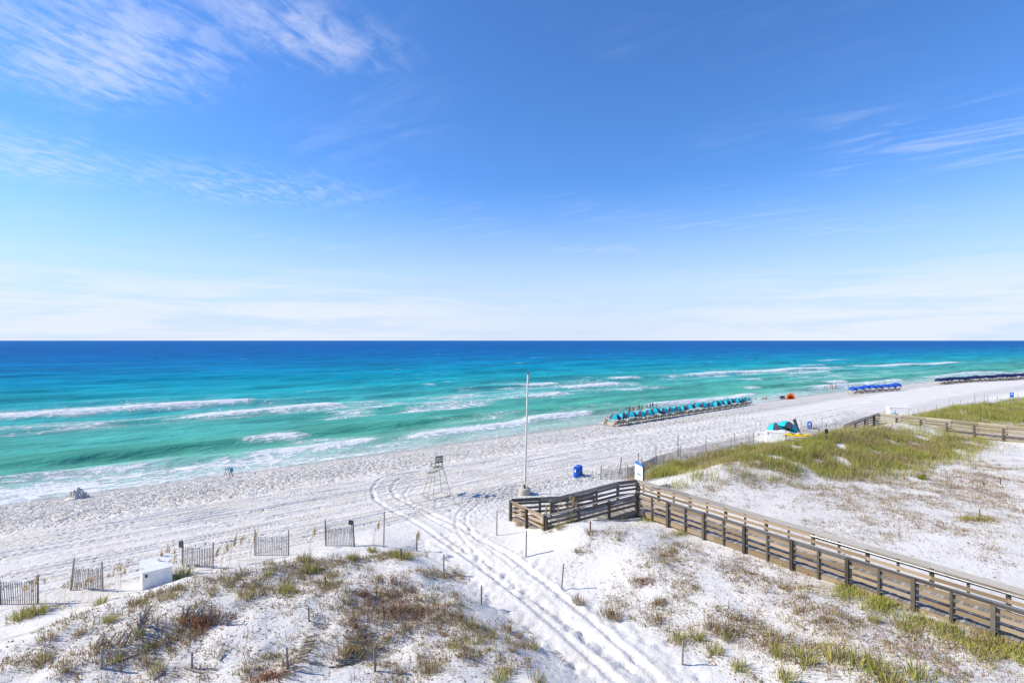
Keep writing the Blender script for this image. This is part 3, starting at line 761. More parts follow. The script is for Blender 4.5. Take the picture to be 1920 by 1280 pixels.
lone = [((719, 1026, 958), (0.05, 0), 'slat_wood', 'tall lone post at the dune edge right of the nearest sand fence panel'),
        ((781, 1032, 1000), (0.02, 0), 'slat_wood', 'short post on the dune beside the bend of the vehicle track'),
        ((832, 1075, 1039), (0.0, 0), 'slat_wood', 'post on the left side of the vehicle track, second below the bend'),
        ((902, 1133, 1097), (0.02, 0), 'slat_wood', 'lowest post on the left side of the vehicle track'),
        ((931, 1003, 956), (0.03, 0), 'slat_wood', 'thin post left of the ramp railing corner'),
        ((986, 1042, 995), (0.03, 0), 'slat_wood', 'thin post in front of the ramp railing'),
        ((1052, 1103, 1056), (0.12, 0), 'slat_wood', 'post leaning right beside the middle of the vehicle track'),
        ((1279, 1245, 1200), (0.03, 0), 'grey_wood', 'grey post standing alone in smooth sand near the bottom edge'),
        ((610, 1101, 1079), (0.0, 0), 'dark_stake', 'small dark stake left of the reddish shrub'),
        ((580, 1164, 1138), (-0.03, 0), 'dark_stake', 'small dark stake on bare sand below left of the reddish shrub'),
        ((721, 1160, 1136), (-0.04, 0), 'dark_stake', 'dark stake in the middle of the reddish shrub'),
        ((752, 1050, 1028), (0, 0), 'dark_stake', 'dark stake in the green grass at the dune top'),
        ((190, 1252, 1212), (0.02, 0), 'slat_wood', 'grey stake left of centre in the lower left corner of the dune'),
        ((360, 1254, 1221), (0, 0), 'slat_wood', 'grey stake with a long shadow in the lower left dune'),
        ((1107, 995, 977), (0, 0), 'rust', 'short reddish stake in the grass before the ramp'),
        ((1549, 832, 793), (0, 0), 'dark_stake', 'dark sign stake in the tall grass of the ridge'),
        ((1838, 802, 758), (0, 0), 'dark_stake', 'dark stake in the grass beyond the far boardwalk'),
        ((1837, 968, 955), (0, 0), 'dark_stake', 'tiny dark stake in the brown tuft of the sandy hollow'),
        ((1876, 908, 897), (0, 0), 'dark_stake', 'tiny dark stake near the right edge of the sandy hollow')]
for (px, py, tp), ln, mat, lab in lone:
    h_, p = ph(px, py, tp); root = empty('fence_post', p); tag(root, lab, 'post')
    post_piece(root, 'shaft', p.x, p.y, h_, mat, 0.085 if mat != 'dark_stake' else 0.06, ln)
    beam(root, 'rope_nail', (p.x + ln[0] * .8 - .06, p.y, p.z + h_ * .82), (p.x + ln[0] * .8 + .06, p.y, p.z + h_ * .82), .02, .02, 'wire', kind='rod')
    if 'sign stake' in lab:
        beam(root, 'sign_board', (p.x - .16, p.y - .05, p.z + h_ * .62), (p.x + .16, p.y - .05, p.z + h_ * .62), .03, .42, 'grey_sign')

# sand fence along the dune toe, right of the ramp
rp = [((1126, 898, 873), (0.05, 0)), ((1177, 897, 870), (-0.05, 0)), ((1204, 886, 857), (-.03, 0)), ((1230, 873, 837), (0.0, 0)), ((1247, 868, 850), (0, 0)), ((1275, 858, 834), (0.02, 0)),
      ((1323, 848, 818), (0.05, 0)), ((1371, 838, 818), (0, 0)), ((1413, 830, 806), (0, 0))]
pp = [(ph(*a), l) for a, l in rp]
for k in range(len(pp) - 1):
    (h0, p0), l0 = pp[k]; (h1, p1), l1 = pp[k + 1]
    fence(p0, p1, h0, h1, '%s stretch of slatted sand fence from the ramp, right of the blue barrels' % ORD[k + 1], l0, l1, 'sand fence along the dune toe', parts=(k < 4), post0=(k == 0), sh=0.95)
for (a, l, lab) in [((1161, 886, 857), (.22, 0), 'tilted fence post behind the first stretch of sand fence, beside the sign'), ((1196, 878, 848), (.05, 0), 'tall fence post just behind the white and blue sign'),
                    ((1271, 856, 814), (.02, 0), 'tallest fence post, standing over the toe of the grassy ridge'), ((1377, 830, 811), (.03, 0), 'fence post behind the sand fence below the last teal umbrellas'), ((1404, 830, 805), (.03, 0), 'fence post behind the sand fence left of the white service boxes')]:
    h_, p = ph(*a); root = empty('fence_post', p); tag(root, lab, 'post'); post_piece(root, 'shaft', p.x, p.y, h_, 'slat_wood', 0.1, l)
    beam(root, 'rope_nail', (p.x + l[0] * .8 - .06, p.y, p.z + h_ * .82), (p.x + l[0] * .8 + .06, p.y, p.z + h_ * .82), .02, .02, 'wire', kind='rod')
# and on along the far dunes
q0 = at(1500, 812); q1 = at(1905, 757); nf = 22
qs = []
for k in range(nf + 1):
    t = k / nf; x = q0.x + (q1.x - q0.x) * t; y = q0.y + (q1.y - q0.y) * t + 0.5 * math.sin(k * 1.7); qs.append(Vector((x, y, gz(x, y))))
for k in range(nf):
    fence(qs[k], qs[k + 1], rr.uniform(1.3, 1.9), rr.uniform(1.3, 2.0), '%s stretch of the far sand fence counted from the service boxes' % ORD[k + 1],
          (rr.uniform(-.25, .25), 0), (rr.uniform(-.25, .25), 0), 'far sand fence by the second boardwalk', parts=False, post0=(k == 0), sh=1.0, step=0.16)

# collapsed fences lying in the left dune
def fallen(name, pts, label, lean, n, h=1.0, seed=1, post=None):
    """a run of slats leaning and sunk into the sand along pts (pixels on the ground)"""
    r = random.Random(seed); P = resample([(p.x, p.y) for p in (at(*q) for q in pts)], 0.1)
    c = P[len(P) // 2]; root = empty(name, (c[0], c[1], gz(c[0], c[1]))); tag(root, label, 'fence', 'collapsed sand fences on the left dune')
    prev = None
    for k in range(n):
        i = int(k * (len(P) - 1) / (n - 1)); x, y = P[i]; g = gz(x, y)
        L_ = Vector((lean[0] + r.uniform(-.18, .18), lean[1] + r.uniform(-.18, .18), lean[2] + r.uniform(-.1, .12))).normalized() * h * r.uniform(.7, 1.1)
        a = Vector((x, y, g - 0.02)); b = a + L_; b.z = max(b.z, gz(b.x, b.y) + 0.03)
        beam(root, 'slat', a, b, 0.045, 0.014, 'slat_wood', (r.uniform(-.4, .4), 1, r.uniform(-.3, .3)))
        if prev is not None: beam(root, 'wire', lerp(*prev, .7), lerp(a, b, .7), 0.012, 0.012, 'wire', kind='rod')
        prev = (a, b)
    if post:
        h_, p = ph(*post); post_piece(root, 'post', p.x, p.y, h_, 'slat_wood', 0.085, (-0.04, 0))
fallen('collapsed_sand_fence', [(180, 1215), (205, 1210), (235, 1208), (252, 1200), (262, 1178), (266, 1155)], 'collapsed sand fence bent round in the dune below the white chest', (.35, -.2, .42), 34, 0.7, 2, (265, 1175, 1147))
fallen('collapsed_sand_fence', [(512, 1270), (530, 1250), (542, 1235), (560, 1215), (572, 1195)], 'collapsed sand fence with an upright grey post at the bottom, left of centre', (.9, -.25, .3), 30, 0.8, 3, (540, 1256, 1212))
fallen('collapsed_sand_fence', [(668, 1245), (690, 1235), (700, 1215), (706, 1200), (712, 1185)], 'fence slats lying flat below the reddish shrub', (-.7, -.25, .18), 22, 0.9, 4, (704, 1258, 1212))
fallen('collapsed_sand_fence', [(340, 1163), (370, 1172), (400, 1174), (425, 1172)], 'half buried fence slats in the brown shrub below the third fence panel', (.15, .2, .4), 22, 0.55, 5, (426, 1172, 1147))
for k, (a, b, lab) in enumerate([((222, 1240), (258, 1226), 'loose grey slat under the bent collapsed fence'), ((605, 1246), (575, 1243), 'loose weathered board beside the collapsed fence with the upright post'),
                                 ((286, 1275), (305, 1255), 'loose slat lying in the lower left dune'), ((345, 1252), (375, 1262), 'loose slat at the foot of the stake with the long shadow'),
                                 ((280, 1172), (296, 1195), 'loose slat right of the bent collapsed fence'), ((178, 1215), (192, 1190), 'loose dark slat at the left end of the bent collapsed fence'), ((410, 1240), (420, 1225), 'loose dark slat right of the lower left stakes')]):
    p = at(*a); q = at(*b); root = empty('loose_slat', p); tag(root, lab, 'slat'); mid = (p + q) / 2
    dr_ = (q - p).normalized(); up = Vector((0, 0, .05))
    beam(root, 'board', p + up, q + up, 0.07, 0.02, 'slat_wood'); beam(root, 'wire_scrap', mid + up - Vector((0.05, 0, -.02)), mid + up + Vector((.08, .05, .03)), .012, .012, 'wire', kind='rod')

# ------------------------------------------------------------------ white storage chest in the dune gap
def chest(name, p, rz, w, d, h, label, lid_over=0.04, back=0.0):
    root = empty(name, p, rz); tag(root, label, 'storage box')
    def B(nm, x0, x1, y0, y1, z0, z1, mat='white_paint'):
        mw = Matrix.Translation(((x0 + x1) / 2, (y0 + y1) / 2, (z0 + z1) / 2)) @ Matrix.Diagonal((x1 - x0, y1 - y0, z1 - z0, 1))
        o = bpy.data.objects.new(nm, shared('board', mat)); C.objects.link(o); o.parent = root; o.matrix_basis = mw; return o
    t = 0.02
    B('front_panel', -w / 2, w / 2, -d / 2, -d / 2 + t, -0.3, h); B('back_panel', -w / 2, w / 2, d / 2 - t, d / 2, -0.3, h)
    B('side_panel', -w / 2 - 0.002, -w / 2 + t, -d / 2 + t, d / 2 - t, -0.3, h); B('side_panel', w / 2 - t, w / 2 + 0.002, -d / 2 + t, d / 2 - t, -0.3, h)
    B('base_rail', -w / 2 - .02, w / 2 + .02, -d / 2 - .02, -d / 2 - .002, -0.3, 0.09)
    # lid sloping up to the back
    lo = lid_over; z0 = h + 0.004; z1 = h + 0.004 + back
    vs = [(-w/2-lo, -d/2-lo, z0), (w/2+lo, -d/2-lo, z0), (w/2+lo, d/2+lo, z1), (-w/2-lo, d/2+lo, z1)]
    vs += [(x, y, z + 0.04) for x, y, z in vs]
    lid = mesh_obj('lid', vs, [(3, 2, 1, 0), (4, 5, 6, 7), (0, 1, 5, 4), (1, 2, 6, 5), (2, 3, 7, 6), (3, 0, 4, 7)], 'white_paint', root)
    B('latch', -w / 2 + .10, -w / 2 + .20, -d / 2 - .03, -d / 2 - .001, h - .22, h - .08, 'dark_metal').parent = lid
    B('hinge', -w / 2 + .2, -w / 2 + .3, d / 2 + .001, d / 2 + .02, h - .1, h - .02, 'dark_metal'); B('hinge', w / 2 - .3, w / 2 - .2, d / 2 + .001, d / 2 + .02, h - .1, h - .02, 'dark_metal')
    return root
p = at(281, 1100); chest('storage_chest', p + Vector((0, 0.45, -0.05)), R(40), 1.2, 1.15, 0.86, 'white plywood storage chest at the dune edge between two fence panels', back=0.22)
p = at(1458, 827); chest('storage_chest', p + Vector((0, 0.5, 0)), R(-25), 1.9, 1.3, 1.05, 'larger white beach service box beside the folded teal umbrellas')
p = at(1436, 826); chest('storage_chest', p + Vector((0, 0.5, 0)), R(-25), 1.5, 1.0, 0.85, 'lower white service box left of the larger one')
p = at(1706, 780); chest('storage_chest', p + Vector((0, 2.2, 0)), R(-20), 3.0, 1.4, 1.1, 'long white service box behind the far boardwalk rail')

# ------------------------------------------------------------------ lifeguard chair
def lifeguard_chair():
    c = Vector((-5.8, 39.6, 0)); z0 = gz(c.x, c.y); root = empty('lifeguard_chair', (c.x, c.y, z0)); tag(root, 'tall grey lifeguard chair with ladder standing on open sand', 'lifeguard chair')
    foot = [Vector((-6.95, 39.5, 0)), Vector((-5.95, 38.35, 0)), Vector((-4.7, 39.7, 0)), Vector((-5.6, 40.8, 0))]
    for f in foot: f.z = gz(f.x, f.y) - 0.06
    zt = z0 + 2.35; top = [c + (f - c) * 0.40 for f in foot]
    for t in top: t.z = zt
    r = 0.046; cm = 'chair_metal'
    for f, t in zip(foot, top): beam(root, 'leg', f, t + (t - f) * (0.30 if t.y > 39.6 else 0.12), r, r, cm, kind='rod')
    for k in range(4):
        a, b = foot[k], foot[(k + 1) % 4]; ta, tb = top[k], top[(k + 1) % 4]
        for f in ((0.06, 0.5, 0.93) if k != 0 else (0.06, 0.93)): beam(root, 'crossbar', lerp(a, ta, f), lerp(b, tb, f), 0.045, 0.045, cm, kind='rod')
    # ladder rails and rungs between the two front left legs
    a = lerp(foot[0], foot[1], .12); b = lerp(foot[0], foot[1], .55); ta = lerp(top[0], top[1], .12); tb = lerp(top[0], top[1], .55)
    beam(root, 'ladder_rail', b, tb, 0.04, 0.04, cm, kind='rod')
    for k in range(1, 8): f = k / 8.0; beam(root, 'rung', lerp(a, ta, f), lerp(b, tb, f), 0.035, 0.035, cm, kind='rod')
    e1 = (top[3] - top[0]); e2 = (top[1] - top[0])
    for k in range(4): s = lerp(top[0], top[1], (k + .5) / 4); beam(root, 'seat_slat', s + Vector((0, 0, .02)), s + e1 + Vector((0, 0, .02)), .2, .03, 'grey_wood')
    # backrest on the inland side, arms, flag rod
    for k in range(3):
        zz = Vector((0, 0, .32 + .19 * k)); beam(root, 'back_slat', top[1] + zz + (top[1] - foot[1]) * .04, top[2] + zz + (top[2] - foot[2]) * .04, .14, .03, 'grey_wood', (0, 1, 0))
    for k in (1, 2): beam(root, 'back_post', top[k], top[k] + Vector((0, 0, .82)), .05, .05, cm, kind='rod')
    beam(root, 'arm', top[1] + Vector((0, 0, .3)), top[0] + Vector((0, 0, .3)), .09, .03, 'grey_wood'); beam(root, 'arm', top[2] + Vector((0, 0, .3)), top[3] + Vector((0, 0, .3)), .09, .03, 'grey_wood')
    for k in (0, 3): beam(root, 'arm_post', top[k], top[k] + Vector((0, 0, .3)), .04, .04, cm, kind='rod')
    beam(root, 'flag_rod', top[2] + Vector((-.1, 0, .2)), top[2] + Vector((-.22, 0, 1.55)), .03, .03, cm, kind='rod')
    fr = [lerp(foot[k], top[k], .78) for k in (0, 3)]; out = (foot[0] - foot[1]).normalized() * .35; out.z = 0
    for k in range(2): beam(root, 'footrest_slat', fr[0] + out * (k + .6) * .7, fr[1] + out * (k + .6) * .7, .12, .03, 'grey_wood')
lifeguard_chair()

# ------------------------------------------------------------------ flagpole
p = at(984, 926); fp = empty('flagpole', p); tag(fp, 'tall bare white flagpole in a concrete drum behind the ramp', 'flagpole')
lathe('concrete_base', [(.46, -.3), (.46, .42), (.43, .47), (.10, .47)], 'concrete', fp, 20)
beam(fp, 'base_plate', p + Vector((-.02, 0, .47)), p + Vector((-.02, 0, .75)), .18, .18, 'dark_metal', kind='rod')
beam(fp, 'pole', p + Vector((0, 0, .45)), p + Vector((.24, 0, 9.35)), .135, .135, 'pole_paint', kind='log')
ball = lathe('finial', [(.01, -.09), (.07, -.06), (.09, 0), (.07, .06), (.01, .09)], 'rust', fp, 10, Matrix.Translation((.24, 0, 9.4)))
beam(fp, 'halyard', p + Vector((.09, -.03, 1.1)), p + Vector((.30, -.03, 9.2)), .02, .02, 'pole_paint', kind='rod')
beam(fp, 'cleat', p + Vector((.05, -.1, 1.1)), p + Vector((.15, -.1, 1.2)), .03, .03, 'dark_metal', kind='rod')

# ------------------------------------------------------------------ blue barrels
def barrel(p, label, tilt=0.0):
    root = empty('barrel', p); tag(root, label, 'barrel', 'blue plastic barrels on the beach')
    dr = lathe('drum', [(.27, -.04), (.285, 0), (.29, .12), (.285, .27), (.298, .29), (.298, .32), (.285, .34), (.285, .56), (.298, .58), (.298, .61), (.285, .63), (.29, .78), (.28, .86), (.27, .88), (.25, .88), (.245, .80)], 'blue_plastic', root, 20)
    o = bpy.data.objects.new('label_sticker', shared('board', 'white_paint')); C.objects.link(o); o.parent = dr
    o.matrix_basis = Matrix.Translation((-.16, -.245, .60)) @ Matrix.Rotation(R(-33), 4, 'Z') @ Matrix.Diagonal((.14, .012, .2, 1))
p = at(1081, 894); barrel(p, 'nearer of the two blue barrels standing together on open sand'); barrel(p + Vector((.33, .62, .0)), 'farther of the two blue barrels standing together, mostly hidden by the other')
barrel(at(1518, 804) + Vector((0, 0, .1)), 'blue barrel right of the folded teal umbrellas'); barrel(at(1897, 747) + Vector((0, 0, .3)), 'blue barrel far right behind the far sand fence')

# ------------------------------------------------------------------ white and blue sign behind the ramp corner
sp = Vector((9.74, 39.35, 0)); g = gz(sp.x, sp.y); sg = empty('beach_sign', (sp.x, sp.y, g)); tag(sg, 'white information sign with a blue top band seen edge on at the ramp corner', 'sign')
sa = Vector((9.62, 40.0, 0)); sb = Vector((9.88, 38.7, 0))
for q in (sa, sb): beam(sg, 'post', (q.x + .06, q.y, g - .3), (q.x + .06, q.y, g + 2.1), .1, .1, 'post_wood', (0, 1, 0))
zc = g + 1.35
beam(sg, 'panel', (sa.x, sa.y, zc), (sb.x, sb.y, zc), .03, 1.30, 'white_paint')
beam(sg, 'top_band', (sa.x - .004, sa.y, g + 2.1), (sb.x - .004, sb.y, g + 2.1), .04, .19, 'blue_print')
off = Vector((-.02, 0, 0))
beam(sg, 'printed_line', (sa.x - .02 + .09, 39.5, g + 1.32), (sa.x - .02 + .20, 38.95, g + 1.32), .03, .10, 'blue_print')

# ------------------------------------------------------------------ umbrellas and loungers
def canopy_panel_mesh(name, k, n, r, h, mat, cup=0.12):
    """one of n cloth gores of a domed canopy, with a scalloped edge"""
    vs = []; fs = []; rings = 6; cols = 5
    for i in range(rings + 1):
        f = i / rings
        for j in range(cols):
            s = j / (cols - 1); a = 2 * math.pi * (k + s) / n
            bow = 1 - 0.05 * math.sin(math.pi * s) * f
            rad = r * math.sin(f * 1.16) / math.sin(1.16) * bow if i else 0.02
            z = h * (math.cos(f * 1.16) - math.cos(1.16)) / (1 - math.cos(1.16)) - 0.03 * math.sin(math.pi * s) * f
            vs.append((rad * math.cos(a), rad * math.sin(a), z))
    for i in range(rings):
        for j in range(cols - 1): fs.append((i * cols + j, i * cols + j + 1, (i + 1) * cols + j + 1, (i + 1) * cols + j))
    nb = len(vs); last = rings * cols         # hanging valance
    for j in range(cols): x, y, z = vs[last + j]; vs.append((x * 1.005, y * 1.005, z - cup))
    for j in range(cols - 1): fs.append((last + j, last + j + 1, nb + j + 1, nb + j))
    me = bpy.data.meshes.new(name); me.from_pydata(vs, [], fs); me.update(); me.materials.append(M[mat])
    for p_ in me.polygons: p_.use_smooth = True
    return me
def make_umbrella(mats, r=1.05):
    root = empty('beach_umbrella')
    beam(root, 'pole', (0, 0, -.3), (0, 0, 1.9), .045, .045, 'lounger_wood', kind='rod')
    for k in range(8):
        o = add_obj('canopy_panel', canopy_panel_mesh('canopy_panel', k, 8, r, .66, mats[k % len(mats)]), None, root); o.location = (0, 0, 1.22)
    for k in range(8):
        a = 2 * math.pi * k / 8; beam(root, 'rib', (0, 0, 1.60), (r * .93 * math.cos(a), r * .93 * math.sin(a), 1.23), .015, .015, 'dark_metal', kind='rod')
    beam(root, 'finial', (0, 0, 1.86), (0, 0, 1.97), .05, .05, 'dark_metal', kind='log')
    return root
def make_lounger(cloth):
    root = empty('beach_lounger')
    for s in (-.29, .29): beam(root, 'side_rail', (-.95, s, .30), (.35, s, .30), .05, .08, 'lounger_wood')
    for x in (-.80, .25):
        for s in (-.29, .29): beam(root, 'leg', (x, s, -.05), (x, s, .27), .06, .06, 'lounger_wood')
    def cushion(nm, L_, th):
        bm = bmesh.new(); bmesh.ops.create_cube(bm, size=1.0); bmesh.ops.scale(bm, vec=(L_, .60, th), verts=bm.verts)
        bmesh.ops.bevel(bm, geom=bm.edges[:], offset=.03, segments=2, affect='EDGES')
        me = bpy.data.meshes.new(nm); bm.to_mesh(me); bm.free(); me.materials.append(M[cloth]); return add_obj(nm, me, None, root)
    cushion('seat_cushion', 1.3, .10).location = (-.30, 0, .395)
    b = cushion('back_cushion', .78, .10); b.location = (.60, 0, .66); b.rotation_euler = (0, R(-48), 0)
    for s in (-.26, .26): beam(root, 'back_stay', (.30, s, .32), (.86, s, .90), .04, .05, 'lounger_wood')
    return root
um_teal = make_umbrella(['teal_cloth', 'charcoal_cloth']); um_blue = make_umbrella(['blue_cloth'], 1.12); um_navy = make_umbrella(['navy_cloth'], 1.1)
lo_cream = make_lounger('cream_cloth'); lo_blue = make_lounger('blue_cloth')
for t_, k_ in ((um_teal, 'u'), (um_blue, 'u'), (um_navy, 'u')): t_['used'] = 0
lo_cream['used'] = 0; lo_blue['used'] = 0
def place(proto, x, y, rz, label, cat, group, tilt=(0, 0), sc=1.0, z=None):
    if proto['used'] == 0: o = proto; proto['used'] = 1
    else: o = copy_tree(proto)
    o.location = (x, y, gz(x, y) if z is None else z); o.rotation_euler = (tilt[0], tilt[1], rz); o.scale = (sc, sc, sc)
    tag(o, label, cat, group); return o
SEAT_SPOTS = {}
def row(a, b, n, proto, lp, word, group, per=2, zoff=0.0):
    for k in range(n):
        t = k / (n - 1); x = a.x + (b.x - a.x) * t + rr.uniform(-.15, .15); y = a.y + (b.y - a.y) * t + rr.uniform(-.15, .15)
        place(proto, x, y, rr.uniform(0, 6.28) if proto is um_teal else rr.uniform(0, .7), '%s, %s from the left end of its row' % (word, ORD[k + 1]), 'umbrella', group, (rr.uniform(-.10, .10), rr.uniform(-.10, .16)), rr.uniform(.93, 1.08))
        seawd = Vector((-SU, CU, 0)); along = Vector((CU, SU, 0))
        for s, sd in ((-.62, 'left'), (.62, 'right')):
            q = Vector((x, y, 0)) + along * s - seawd * 0.15
            SEAT_SPOTS[(word, k, sd)] = (q.x, q.y)
            place(lp, q.x, q.y, math.atan2(seawd.y, seawd.x) + math.pi + rr.uniform(-.06, .06), 'cream lounger, %s of the pair under the %s %s umbrella from the left' % (sd, ORD[k + 1], word.split(' ')[0] if 'teal' in word else word.split(' beach')[0]), 'lounger', group.replace('umbrellas', 'loungers'))
T0 = at(1152, 798); T1 = at(1399, 760)
row(T0, T1, 21, um_teal, lo_cream, 'teal and charcoal beach umbrella', 'teal umbrellas in a row by the water')
B0 = at(1600, 738); B1 = at(1681, 732)
row(B0, B1, 8, um_blue, lo_cream, 'bright blue beach umbrella', 'blue umbrellas in a short row')
N0 = at(1762, 721); N1 = at(1930, 710)
row(N0, N1, 26, um_navy, lo_cream, 'dark navy beach umbrella', 'navy umbrellas in a long row')
# spare lounger left of the teal row
q = at(1133, 798); place(lo_cream, q.x, q.y, math.atan2(CU, -SU) + math.pi - .5, 'cream beach lounger on its own left of the teal umbrella row', 'lounger', None)
# umbrellas set down low by the service boxes
for (px, py, tx, ty, sc, lab) in [(1462, 817, -.15, -.10, 1.1, 'low tilted teal and charcoal umbrella, left one of two by the white service boxes'), (1480, 818, -.12, .42, 1.2, 'low tilted teal and charcoal umbrella, right one of two by the white service boxes'),
                              (1686, 782, .3, .5, .55, 'small folded teal umbrella by the long white box beyond the far boardwalk')]:
    q = at(px, py); o = copy_tree(um_teal); o.location = (q.x - 1.1 * ty, q.y + .6, q.z - .55 + .45 * abs(ty)); o.rotation_euler = (tx, ty, 0); o.scale = (sc,) * 3
    tag(o, lab, 'umbrella'); o['group'] = 'spare umbrellas'
# ------------------------------------------------------------------ yellow kayak, leaning board, tent, cart, sandcastle
def kayak():
    p = at(1497, 822); root = empty('kayak', p + Vector((0, .3, .35)), R(-14)); tag(root, 'yellow kayak lying beside the white service boxes', 'kayak')
    vs = []; fs = []; n = 14; m = 10; L_ = 3.2
    for i in range(n + 1):
        f = i / n * 2 - 1; w = .36 * (1 - abs(f)**2.6) + .01; up = .22 * abs(f)**3
        for j in range(m):
            a = 2 * math.pi * j / m; vs.append((f * L_ / 2, w * math.cos(a), up + .17 * (1 - abs(f)**4 * .8) * math.sin(a)))
    for i in range(n):
        for j in range(m): fs.append((i * m + j, i * m + (j + 1) % m, (i + 1) * m + (j + 1) % m, (i + 1) * m + j))
    fs += [tuple(range(m))[::-1], tuple(range(n * m, n * m + m))]
    mesh_obj('hull', vs, fs, 'yellow_plastic', root, True)
    for x in (-.5, .45): lathe('seat_well', [(.27, .0), (.27, .19), (.22, .20), (.18, .12)], 'dark_metal', root, 12, Matrix.Translation((x, 0, 0)))
kayak()
p = at(1500, 812); lb = empty('leaning_board', p); tag(lb, 'blue grey board leaning beside the folded teal umbrellas', 'board')
beam(lb, 'board', p + Vector((.25, .8, 0)), p + Vector((-.25, .9, 1.7)), .06, .42, 'grey_wood', (1, 0, 0)); beam(lb, 'foot_block', p + Vector((.0, .8, .03)), p + Vector((.5, .8, .03)), .12, .1, 'post_wood')
def tent():
    p = at(1482, 748); root = empty('beach_tent', p, R(-20)); tag(root, 'small orange pop-up beach tent with an open front', 'tent')
    vs = []; fs = []; n = 14; m = 8; W_, D_, H_ = 1.0, 1.1, 1.45
    for i in range(m + 1):
        b = i / m * math.pi * .5
        for j in range(n + 1):
            a = math.pi * j / n
            vs.append((W_ * math.cos(a) * math.cos(b * .85), -D_ * .4 + D_ * math.sin(b), H_ * math.sin(a) * math.cos(b) + .01))
    for i in range(m):
        for j in range(n): fs.append((i * (n + 1) + j, i * (n + 1) + j + 1, (i + 1) * (n + 1) + j + 1, (i + 1) * (n + 1) + j))
    o = mesh_obj('shell', vs, fs, 'orange_cloth', root, True); md = o.modifiers.new('thick', 'SOLIDIFY'); md.thickness = .015
    vs = []; fs = []
    for j in range(n + 1):            # front arch band round the opening
        a = math.pi * j / n
        for rr_ in (1.02, .66): vs.append((W_ * rr_ * math.cos(a), -D_ * .41, H_ * rr_ * math.sin(a) + .01))
    for j in range(n): fs.append((2 * j, 2 * j + 1, 2 * j + 3, 2 * j + 2))
    o = mesh_obj('front_arch', vs, fs, 'orange_cloth', root); md = o.modifiers.new('thick', 'SOLIDIFY'); md.thickness = .02
    mesh_obj('floor_sheet', [(-1, -.9, .02), (1, -.9, .02), (.9, .5, .02), (-.9, .5, .02), (-1, -.9, .0), (1, -.9, .0), (.9, .5, .0), (-.9, .5, .0)], [(0, 1, 2, 3), (7, 6, 5, 4), (0, 4, 5, 1), (1, 5, 6, 2), (2, 6, 7, 3), (3, 7, 4, 0)], 'orange_cloth', root)
tent()
def cart():
    p = at(1467, 748); root = empty('beach_cart', p, R(10)); tag(root, 'dark folding beach cart left of the orange tent', 'cart')
    P0 = Vector(p); q = lambda x, y, z: P0 + Vector((x, y, z))
    beam(root, 'tub_floor', q(-.5, 0, .35), q(.5, 0, .35), .55, .04, 'charcoal_cloth')
    for y in (-.27, .27): beam(root, 'tub_side', q(-.5, y, .58), q(.5, y, .58), .03, .42, 'charcoal_cloth')
    for x in (-.5, .5): beam(root, 'tub_end', q(x, -.27, .58), q(x, .27, .58), .03, .42, 'charcoal_cloth')
    for x in (-.38, .38):
        for y in (-.33, .33): w = lathe('wheel', [(.05, -.05), (.15, -.05), (.17, -.02), (.17, .02), (.15, .05), (.05, .05)], 'black_rubber', root, 12, Matrix.Translation((x, y, .16)) @ Matrix.Rotation(R(90), 4, 'X'))
    beam(root, 'handle', q(-.5, 0, .4), q(-.95, 0, .95), .04, .04, 'dark_metal', kind='rod')
cart()
def castle():
    p = at(146, 934); root = empty('sandcastle', p); tag(root, 'sandcastle with several pointed towers at the edge of the swash', 'sandcastle')
    def heap(nm, x, y, r, h, top, seed):
        r_ = random.Random(seed); o = lathe(nm, [(r * 1.25, -.1), (r * 1.15, h * .05), (r * .98, h * .22), (r * .85, h * .5), (r * .8, h * .72), (r * top, h * .9), (r * top * .35, h)], M['castle'], root, 12, Matrix.Translation((x, y, 0)))
        for v in o.data.vertices: v.co.x += r_.uniform(-.03, .03); v.co.y += r_.uniform(-.03, .03); v.co.z += r_.uniform(-.015, .015)
    heap('mound', 0.05, 0, .85, .14, .85, 1)
    heap('rampart', .15, .02, .42, .42, .7, 2)
    for k, (x, y, r, h) in enumerate([(-.55, -.05, .13, .62), (-.25, -.12, .15, .78), (0, .05, .18, 1.0), (.22, .1, .15, .85), (.42, .0, .14, .72), (.62, .1, .12, .55), (.1, -.3, .14, .6), (.45, -.25, .12, .5), (-.4, .22, .13, .6)]): heap('tower', x, y, r, h, .6, 10 + k)
M['castle'] = plain('damp_sand', (0.58, 0.54, 0.49), 0.95, 0.1, 8)
castle()

# ------------------------------------------------------------------ people
SKINS = [(0.52, 0.30, 0.19), (0.62, 0.40, 0.29), (0.42, 0.23, 0.13), (0.58, 0.34, 0.22)]
def flat(name, col):
    if name not in M: M[name] = plain(name, col, 0.7, 0.08, 8)
    return M[name]
for i, s_ in enumerate(SKINS): flat('skin%d' % i, s_)
HAIR = {'brown_hair': (0.06, 0.035, 0.02), 'fair_hair': (0.35, 0.24, 0.11), 'black_hair': (0.02, 0.016, 0.014)}
for k_, v_ in HAIR.items(): flat(k_, v_)
CLOTH = {'red_shirt': (0.55, 0.03, 0.05), 'grey_shirt': (0.12, 0.12, 0.15), 'navy_shirt': (0.02, 0.05, 0.16), 'lime_shirt': (0.42, 0.50, 0.04), 'blue_shirt': (0.03, 0.14, 0.50), 'teal_shirt': (0.0, 0.32, 0.42),
         'black_cloth': (0.02, 0.02, 0.025), 'dark_trousers': (0.05, 0.055, 0.08), 'peach_suit': (0.70, 0.48, 0.34), 'orange_suit': (0.70, 0.16, 0.05), 'white_shirt': (0.75, 0.74, 0.72), 'khaki_shorts': (0.40, 0.32, 0.2)}
for k_, v_ in CLOTH.items(): flat(k_, v_)
